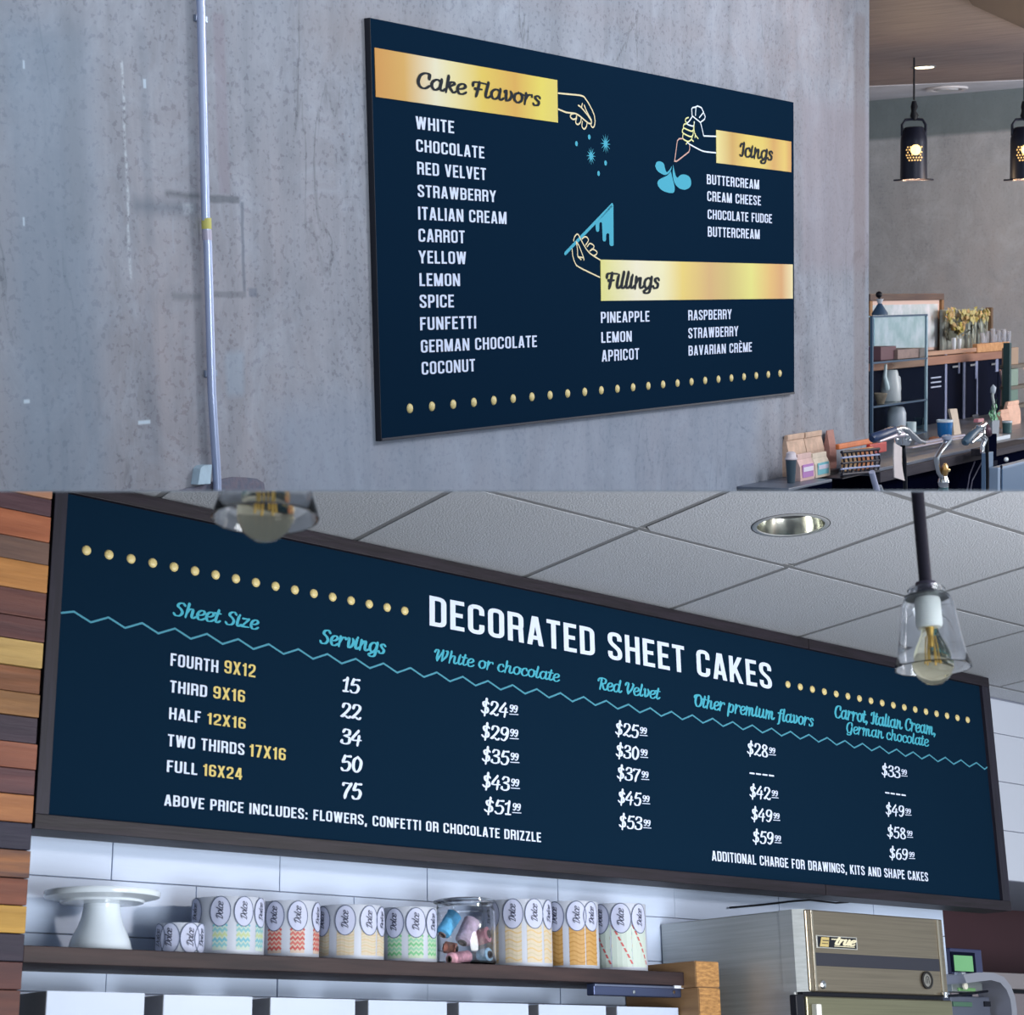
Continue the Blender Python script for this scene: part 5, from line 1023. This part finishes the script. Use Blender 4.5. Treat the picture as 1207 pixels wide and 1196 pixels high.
# flower painting / bouquet box
fb=thing('foliage_box','small glass box of yellow green dried foliage on the wooden cabinet top','arrangement',at(1145,403,1,.74))
def FB(x,y,dy=0): return at(x,y,1,.74+dy)
zb_=hz-.021
FOL=[mat('foliage_a',(140,132,62),.8),mat('foliage_b',(170,164,116),.8),mat('foliage_c',(70,74,64),.8),mat('foliage_d',(168,142,100),.8)]
obj('backing',box(B(),FB(1116,380).x,FB(1166,380).x,.765,.785,zb_,FB(1140,364).z,.003),mat('backing_grey',(98,106,108),.8,0,0,14,0,(1,1,1),(150,156,150)),fb)
obj('corner_post',box(B(),FB(1165,380).x,FB(1167,380).x,.72,.76,zb_,FB(1140,363).z,.002),mat('post_brown',(96,76,58),.6),fb)
rr=random.Random(11)
for k,(n,m) in enumerate(zip((190,190,90,150),FOL)):
    bm=B()
    for i in range(n):
        cl2=rr.choice([(1121,372,5,8),(1127,384,5,6),(1133,388,4,5),(1140,370,8,5),(1150,371,9,6),(1160,370,6,7),(1145,376,12,5)]) if k!=2 else rr.choice([(1118,392,4,7),(1124,396,7,4),(1130,378,4,6),(1150,388,14,8)])
        p=FB(cl2[0]+rr.gauss(0,.5)*cl2[2],cl2[1]+rr.gauss(0,.5)*cl2[3],rr.uniform(-.04,.05)); s=rr.uniform(.014,.032); a=rr.uniform(0,6.28); tl=rr.uniform(-.6,.6)
        d1=Vector((math.cos(a),tl*.5,math.sin(a)))*s; d2=Vector((-math.sin(a),.5,math.cos(a)))*s*.45
        bm.faces.new([bm.verts.new(q) for q in (p-d1,p+d2,p+d1,p-d2)])
    obj('leaves',bm,m,fb,kind='stuff')
bm=B()
for i in range(14):
    x=rr.uniform(1138,1163); a=FB(x,402); a.z=zb_+.001; tube(bm,[a,FB(x+rr.uniform(-3,3),372)],.004,5)
obj('stems',bm,mat('stem_pale',(160,168,160),.7),fb,kind='stuff')
# glassware on the cabinet top
CG=mat('cut_glass',(226,230,240),.05,0,ior=1.25,trans=.75)
for i,(x,rp,yt) in enumerate(((1158,3.6,392),(1164,3.2,390),(1170,3.6,387),(1177,3.4,389),(1183,3.6,388),(1189,3.4,390),(1161,3,396),(1173,3.2,394),(1124.5,3,398),(1131,3,399))):
    yy=.66+.03*(i%2); p=at(x,402,1,yy); c=Vector((p.x,yy,zb_+.0003)); s=dep(c)/FPX; r=rp*s*.82; h=at(x,yt,1,yy).z-c.z
    lb=['cut glass tumbler, %s in the %s row on the cabinet top'%(n_,r_) for n_,r_ in (('first from the left','back'),('second from the left','front'),('third from the left','back'),('fourth from the left','front'),('fifth from the left','back'),('last at the right','front'))]+['short cut glass tumbler before the left of the cluster on the cabinet top','short cut glass tumbler before the middle of the cluster on the cabinet top','small white cup before the foliage box, left one','small white cup before the foliage box, right one']
    lb=lb[i]
    obj('glass_tumbler' if i<8 else 'small_cup',lathe(B(),[(0,0),(r*.75,0),(r,h),(r*.85,h),(r*.62,h*.12),(0,h*.1)],c,12),CG if i<8 else PORC,None,base=c,label=lb,cat='glass' if i<8 else 'cup',group='cut glass tumblers on the cabinet top' if i<8 else 'small white cups by the foliage')
# things on the bar counter
c,r,h=stand(1113.5,520,9.6,494.5)
t=thing('blue_bowl','deep blue bowl with a white rim on the bar counter','bowl',c)
obj('bowl_body',lathe(B(),[(0,0),(r*.45,0),(r*.5,.01),(r*.85,h*.3),(r*.97,h*.9),(0,h*.9)],c,32),mat('bowl_blue',(30,104,168),.25),t,smooth=True); obj('white_rim',lathe(B(),[(r*.97,h*.88),(r*1.02,h*.9),(r*1.02,h),(r*.9,h),(r*.9,h*.88)],c,32,closed=True),PORC,t,smooth=True)
a=at(1125.8,516.5,2,CZ); q=[at(x,y,1,a.y) for x,y in ((1125,517),(1131.5,516.5),(1133,511),(1128,481.5),(1119.5,482),(1123.5,498))]
obj('wooden_tag',prism(B(),[(p.x,max(p.z,CZ+.0006)) for p in q],a.y,a.y+.012),mat('tag_beige',(198,182,166),.7,var=.04,scale=20),None,base=a,label='tall beige card leaning beside the deep blue bowl',cat='card')
c,r,h=stand(1101,520.5,7,514)
t=thing('bread_loaf','small flat orange brown loaf on the counter left of the blue bowl','bread',c); obj('loaf',ball(B(),c+Vector((0,0,h*.5)),h*.55,2,(2.2,1.4,.9)) if False else lathe(B(),[(0,0),(r*.9,0),(r,h*.3),(r*.8,h*.8),(0,h)],c,24),mat('loaf_brown',(176,112,84),.8,var=.12,scale=20),t,smooth=True)
for i,(y0,y1,x0,x1) in enumerate(((516.5,519.2,1085,1138),(520.8,522.4,1076,1138))):
    px('rail_bar',x0,x1,y0,y1,-.02-.06*i,.03,mat('rail_bar_%d'%i,(190,186,204),.3,.5),None,.002,base=at((x0+x1)/2,y0,1,-.02-.06*i),label=('upper' if i==0 else 'lower')+' pale metal bar lying along the counter behind the tap',cat='bar')
# plant pot, cups and bags at the right
c,r,h=stand(1171.5,512,6.8,495); gp=thing('potted_plant','little green plant in a pale square pot on the right of the counter','plant',c)
obj('pot',lathe(B(),[(0,0),(r*.85,0),(r,h),(r*.88,h),(r*.85,h*.85),(0,h*.85)],c,4),mat('pot_pale',(178,184,194),.6),gp)
bm=B()
for i in range(60):
    p=c+Vector((rr.gauss(0,.35)*r*1.5,rr.gauss(0,.3)*r,h+abs(rr.gauss(.5,.4))*h*1.0)); s=rr.uniform(.01,.02); a=rr.uniform(0,6.28); d1=Vector((math.cos(a),.3,math.sin(a)))*s; d2=Vector((-math.sin(a),.4,math.cos(a)))*s*.5
    bm.faces.new([bm.verts.new(q) for q in (p-d1,p+d2,p+d1,p-d2)])
obj('leaves',bm,mat('leaf_green',(120,176,140),.7),gp,kind='stuff')
obj('flower_stem',tube(B(),[c+Vector((0,0,h)),c+Vector((-r*.3,0,h*2.2)),c+Vector((-r*.9,0,h*2.7)),c+Vector((-r*.6,0,h*3.2))],.007,6),mat('stem_white',(170,180,180),.6),gp,smooth=True); obj('flower',ball(B(),c+Vector((-r*.6,0,h*3.1)),.022,1,(.8,.8,1.3)),mat('flower_pale',(176,186,200),.6),gp,smooth=True)
c,r,h=stand(1187,510,5.8,496); t=thing('green_mug','dark green and white mug in front of the kraft bags at the picture edge','mug',c)
obj('mug_body',lathe(B(),[(0,0),(r*.9,0),(r,h),(r*.88,h),(r*.8,h*.1),(0,h*.1)],c,24),mat('mug_green',(58,92,96),.4),t,smooth=True); obj('mug_rim',lathe(B(),[(r*1.0,h*.86),(r*1.03,h*.88),(r*1.03,h*1.01),(r*.88,h*1.01)],c,24,closed=True),PORC,t,smooth=True)
obj('mug_handle',tube(B(),[c+Vector((r*.9,0,h*.8)),c+Vector((r*1.6,0,h*.65)),c+Vector((r*.9,0,h*.25))],.007,6),PORC,t,smooth=True)
bag(1181,1191,506,483,'small kraft bag behind the green mug',mat('kraft_bar',(200,160,142),.8,var=.06,scale=20),None,yy=.12,grp='kraft bags at the right of the bar',thick=.04)
bag(1189,1203,507,473,'taller kraft bag at the very picture edge behind the green mug',mat('kraft_bar2',(206,168,150),.8,var=.06,scale=20),None,yy=.16,grp='kraft bags at the right of the bar',thick=.04)
obj('white_tray',box(B(),at(1173,514,1,-.15).x,at(1191,514,1,-.15).x,-.15,-.03,CZ+.0004,CZ+.02,.002),PORC,None,base=at(1182,514,1,-.12),label='small white tray below the potted plant on the counter',cat='tray')
# tall branch and shelf unit at the picture edge
t=thing('dried_branch','forked pinkish dried branch standing before the black lockers','branch',at(1181,470,1,.5))
c=at(1180,500,1,.45); c.z=CZ+.0004
BR=mat('branch_pink',(176,150,156),.7)
obj('trunk',tube(B(),[c,at(1180.5,480,1,.45),at(1182,452,1,.45)],[.014,.011,.009],7),BR,t,smooth=True); obj('twig',tube(B(),[at(1182,452,1,.45),at(1179,436,1,.45)],.007,6),BR,t,smooth=True); obj('twig',tube(B(),[at(1182,452,1,.45),at(1185,437,1,.45)],.008,6),BR,t,smooth=True)
t=thing('edge_rack','narrow dark green rack with small goods at the right picture edge','rack',(at(1199,450,1,.55).x,.55,CZ))
xl=at(1190,450,1,.3).x; xr=at(1212,450,1,.3).x
obj('rack_side',box(B(),xl,xl+.03,.3,.34,CZ+.0005,at(1190,404,1,.3).z,.002),mat('rack_green',(36,66,70),.5),t)
for k,yy in enumerate((430,455,478)): obj('rack_shelf',box(B(),xl+.031,xr+.2,.3,.37,at(1195,yy,1,.3).z-.02,at(1195,yy,1,.3).z,.002),mat('rack_shelf_%d'%k,(98,92,84),.5),t)
for k,(yy,cl2) in enumerate(((430,(150,128,110)),(455,(120,140,130)),(478,(96,120,112)))):
    z=at(1195,yy,1,.3).z; obj('storage_tin',box(B(),xl+.05,xl+.19,.31,.365,z+.0004,z+.10,.004),mat('tin_%d'%k,cl2,.5),None,base=(xl+.1,.4,z),label=['brown','grey green','dark green'][k]+' tin on the '+['top','middle','bottom'][k]+' board of the edge rack',cat='tin',group='tins in the edge rack')
# tall grey blue cabinets at the bottom right
SB=mat('cabinet_blue_grey',(92,118,148),.4,.2); SB2=mat('cabinet_edge',(140,160,186),.4,.3)
t=thing('steel_locker','blue grey steel column in front of the black counter at the right','column',at(1168,560,1,-.45))
yq=-.45; zf=-3.1
def tall(name,x0,x1,yt,y,d,m,par): 
    l=at(x0,yt,1,y); r_=at(x1,yt,1,y); return obj(name,box(B(),l.x,r_.x,y,y+d,zf,(l.z+r_.z)/2,.002),m,par)
tall('column_body',1162,1171,533,yq,.02,SB,t); tall('dark_side',1171,1176,543,yq+.004,.02,DNAVY,t)
t=thing('steel_cabinet','blue grey steel cabinet cut off at the bottom right of the bar','cabinet',at(1190,570,1,-.5))
tall('cabinet_frame',1176.5,1225,545,-.50,.04,SB2,t); tall('cabinet_gap',1180,1181.8,548,-.502,.004,DNAVY,t); tall('cabinet_door',1182,1225,547,-.508,.009,SB,t)
px('ledge',1174,1225,524,532,-.38,.12,APR,None,.003,base=at(1195,528,1,-.38),label='short brown wooden ledge above the blue grey steel cabinet',cat='ledge')
px('till_box',1165,1175,512,546,-.40,.02,KFR,None,.003,base=at(1170,530,1,-.4),label='black box between the tap and the wooden ledge',cat='box')
obj('white_pebble',ball(B(),at(1186,541.5,1,-.42),.017,2,(1.2,.6,.7)),PORC,None,base=at(1186,541.5,1,-.42),label='small white oval light under the wooden ledge',cat='light',smooth=True)
for i,(a,b) in enumerate((((1149,544),(1143,559)),((1157,545),(1146,566)))):  # slanting reflections on the black front, built as thin pale tubes
    obj('pale_reflection',tube(B(),[at(a[0],a[1],1,-.23),at(b[0],b[1],1,-.23),at(b[0]-5,b[1]+30,1,-.23)],.003,6),mat('reflection_%d'%i,(110,110,134),.4),None,base=at(a[0],a[1],1,-.23),label=('left' if i==0 else 'right')+' thin pale tube standing in for a reflection on the black counter front',cat='reflection',smooth=True)
# taps in the foreground
yt_=-.62; T=lambda x,y,dy=0: at(x,y,1,yt_+dy); HB=mat('handle_blue_black',(26,48,84),.4); HG=mat('handle_slate',(52,78,98),.4)
t=thing('lever_tap','chrome machine group with a dark blue lever handle at the end of the concrete wall','tap',T(1056,580))
obj('lever_handle',tube(B(),[T(1027.5,517.2),T(1029,516),T(1041,511.5),T(1053,506.8),T(1055,507)],[.010,.0172,.0158,.0165,.011],16),HB,t,smooth=True)
obj('lever_arm',tube(B(),[T(1054,506.5),T(1062,504),T(1069,506),T(1076,513),T(1083,519.5),T(1090,521.5)],[.008,.010,.010,.011,.010,.007],12),CHROME,t,smooth=True)
obj('group_body',lathe(B(),[(0,0),(.028,0),(.032,.02),(.03,.035),(.034,.045),(.026,.06),(.0,.062)],T(1064,524,.03),20),CHROME,t,smooth=True)
obj('lower_linkage',tube(B(),[T(1036,520),T(1046,516.5),T(1055,513),T(1064,512)],[.006,.008,.009,.012],10),mat('linkage_pale',(190,180,190),.35,.4),t,smooth=True)
for x,y in ((1060,510),(1068,513),(1072,519),(1057,518)): obj('bolt',ball(B(),T(x,y,-.01),.0085,2),CHROME,t,smooth=True)
obj('tap_column',tube(B(),[T(1064,526,.03),T(1066,540,.05),T(1068,600,.06)],[.010,.008,.008],12),BLACK,t,smooth=True)
q=[T(x,y,-.03) for x,y in ((1054.5,562.5),(1066.5,566.5),(1064.5,556),(1063,545),(1063.3,527),(1058,524),(1054,521.5),(1053.5,540))]
obj('hanging_tag',prism(B(),[(p.x,p.z) for p in q],q[0].y,q[0].y+.004),mat('tag_cream',(196,186,186),.7,var=.03,scale=30),None,base=q[5],label='long cream paper tag hanging from the lever tap',cat='tag')
t=thing('steam_pipe','short pale metal pipe at the foot of the wire basket','pipe',T(1031,570)); obj('pipe',tube(B(),[T(1027.5,556),T(1030.5,567),T(1035,582)],.011,12),mat('pipe_pale',(186,190,216),.3,.5),t,smooth=True); obj('pipe_end',tube(B(),[T(1037,573),T(1040,580)],.008,10),CHROME,t,smooth=True)
t=thing('beer_tap','tall jointed chrome tap with a round brass valve','tap',T(1112,580))
obj('tap_neck',tube(B(),[T(1117,514.5),T(1118,518),T(1114,524),T(1108,532),T(1103.5,540),T(1104.5,548),T(1107,556),T(1110,562)],[.014,.017,.013,.010,.012,.010,.011,.009],14),CHROME,t,smooth=True)
obj('tap_head',lathe(B(),[(0,0),(.018,.002),(.02,.014),(.014,.02),(0,.022)],T(1116,518.5),18),mat('head_pale',(176,186,210),.3,.6),t,smooth=True)
obj('brass_valve',lathe(B(),[(0,-.012),(.018,-.011),(.027,-.004),(.027,.004),(.018,.011),(0,.012)],T(1114,553.5,-.02),20,axis=(.3,-1,0)),mat('brass',(206,164,104),.25,.9),t,smooth=True)
obj('valve_nut',ball(B(),T(1118,554,-.035),.008,2),mat('brass_pale',(230,204,150),.25,.8),t,smooth=True)
obj('tap_base',lathe(B(),[(0,.0),(.02,0),(.019,.012),(.023,.02),(.018,.035),(.011,.05),(0,.052)],T(1112,574),20),CHROME,t,smooth=True); obj('tap_foot',tube(B(),[T(1112,574),T(1112.5,600)],.02,14),mat('foot_teal',(60,98,104),.4),t,smooth=True)
t=thing('lever_tap','chrome machine group with a slate grey handle near the right counter end','tap',T(1158,530))
obj('lever_handle',tube(B(),[T(1136.5,522),T(1138,520.5),T(1146,511.5),T(1154,504.5),T(1155.5,503.5)],[.010,.017,.0165,.014,.008],16),HG,t,smooth=True)
obj('neck',tube(B(),[T(1152,502.5),T(1157,502),T(1160,498.5),T(1158.5,506),T(1157.5,511)],[.006,.009,.012,.009,.013],12),CHROME,t,smooth=True)
obj('spout_left',tube(B(),[T(1156,512),T(1150,517),T(1145,521.5)],[.010,.008,.007],12),CHROME,t,smooth=True); obj('spout_right',tube(B(),[T(1157,512),T(1161,517),T(1158,526),T(1158,534)],[.012,.013,.010,.009],12),CHROME,t,smooth=True)
obj('portafilter_rim',lathe(B(),[(0,-.012),(.024,-.011),(.027,0),(.022,.01),(0,.012)],T(1165,507,.05),20,axis=(.4,-.9,.3)),mat('rim_brown',(96,72,84),.4,.3),t,smooth=True)
obj('tap_stand',tube(B(),[T(1163,512,.06),T(1164,560,.08),T(1164,640,.08)],.007,10),BLACK,t,smooth=True)
obj('red_cap',box(B(),T(1153,495).x,T(1160,495).x,yt_,yt_+.02,T(1156,497.5).z,T(1156,493.5).z,.002),mat('cap_red',(176,110,120),.5),None,base=T(1156,496),label='small pinkish red cap behind the slate grey tap handle',cat='cap')
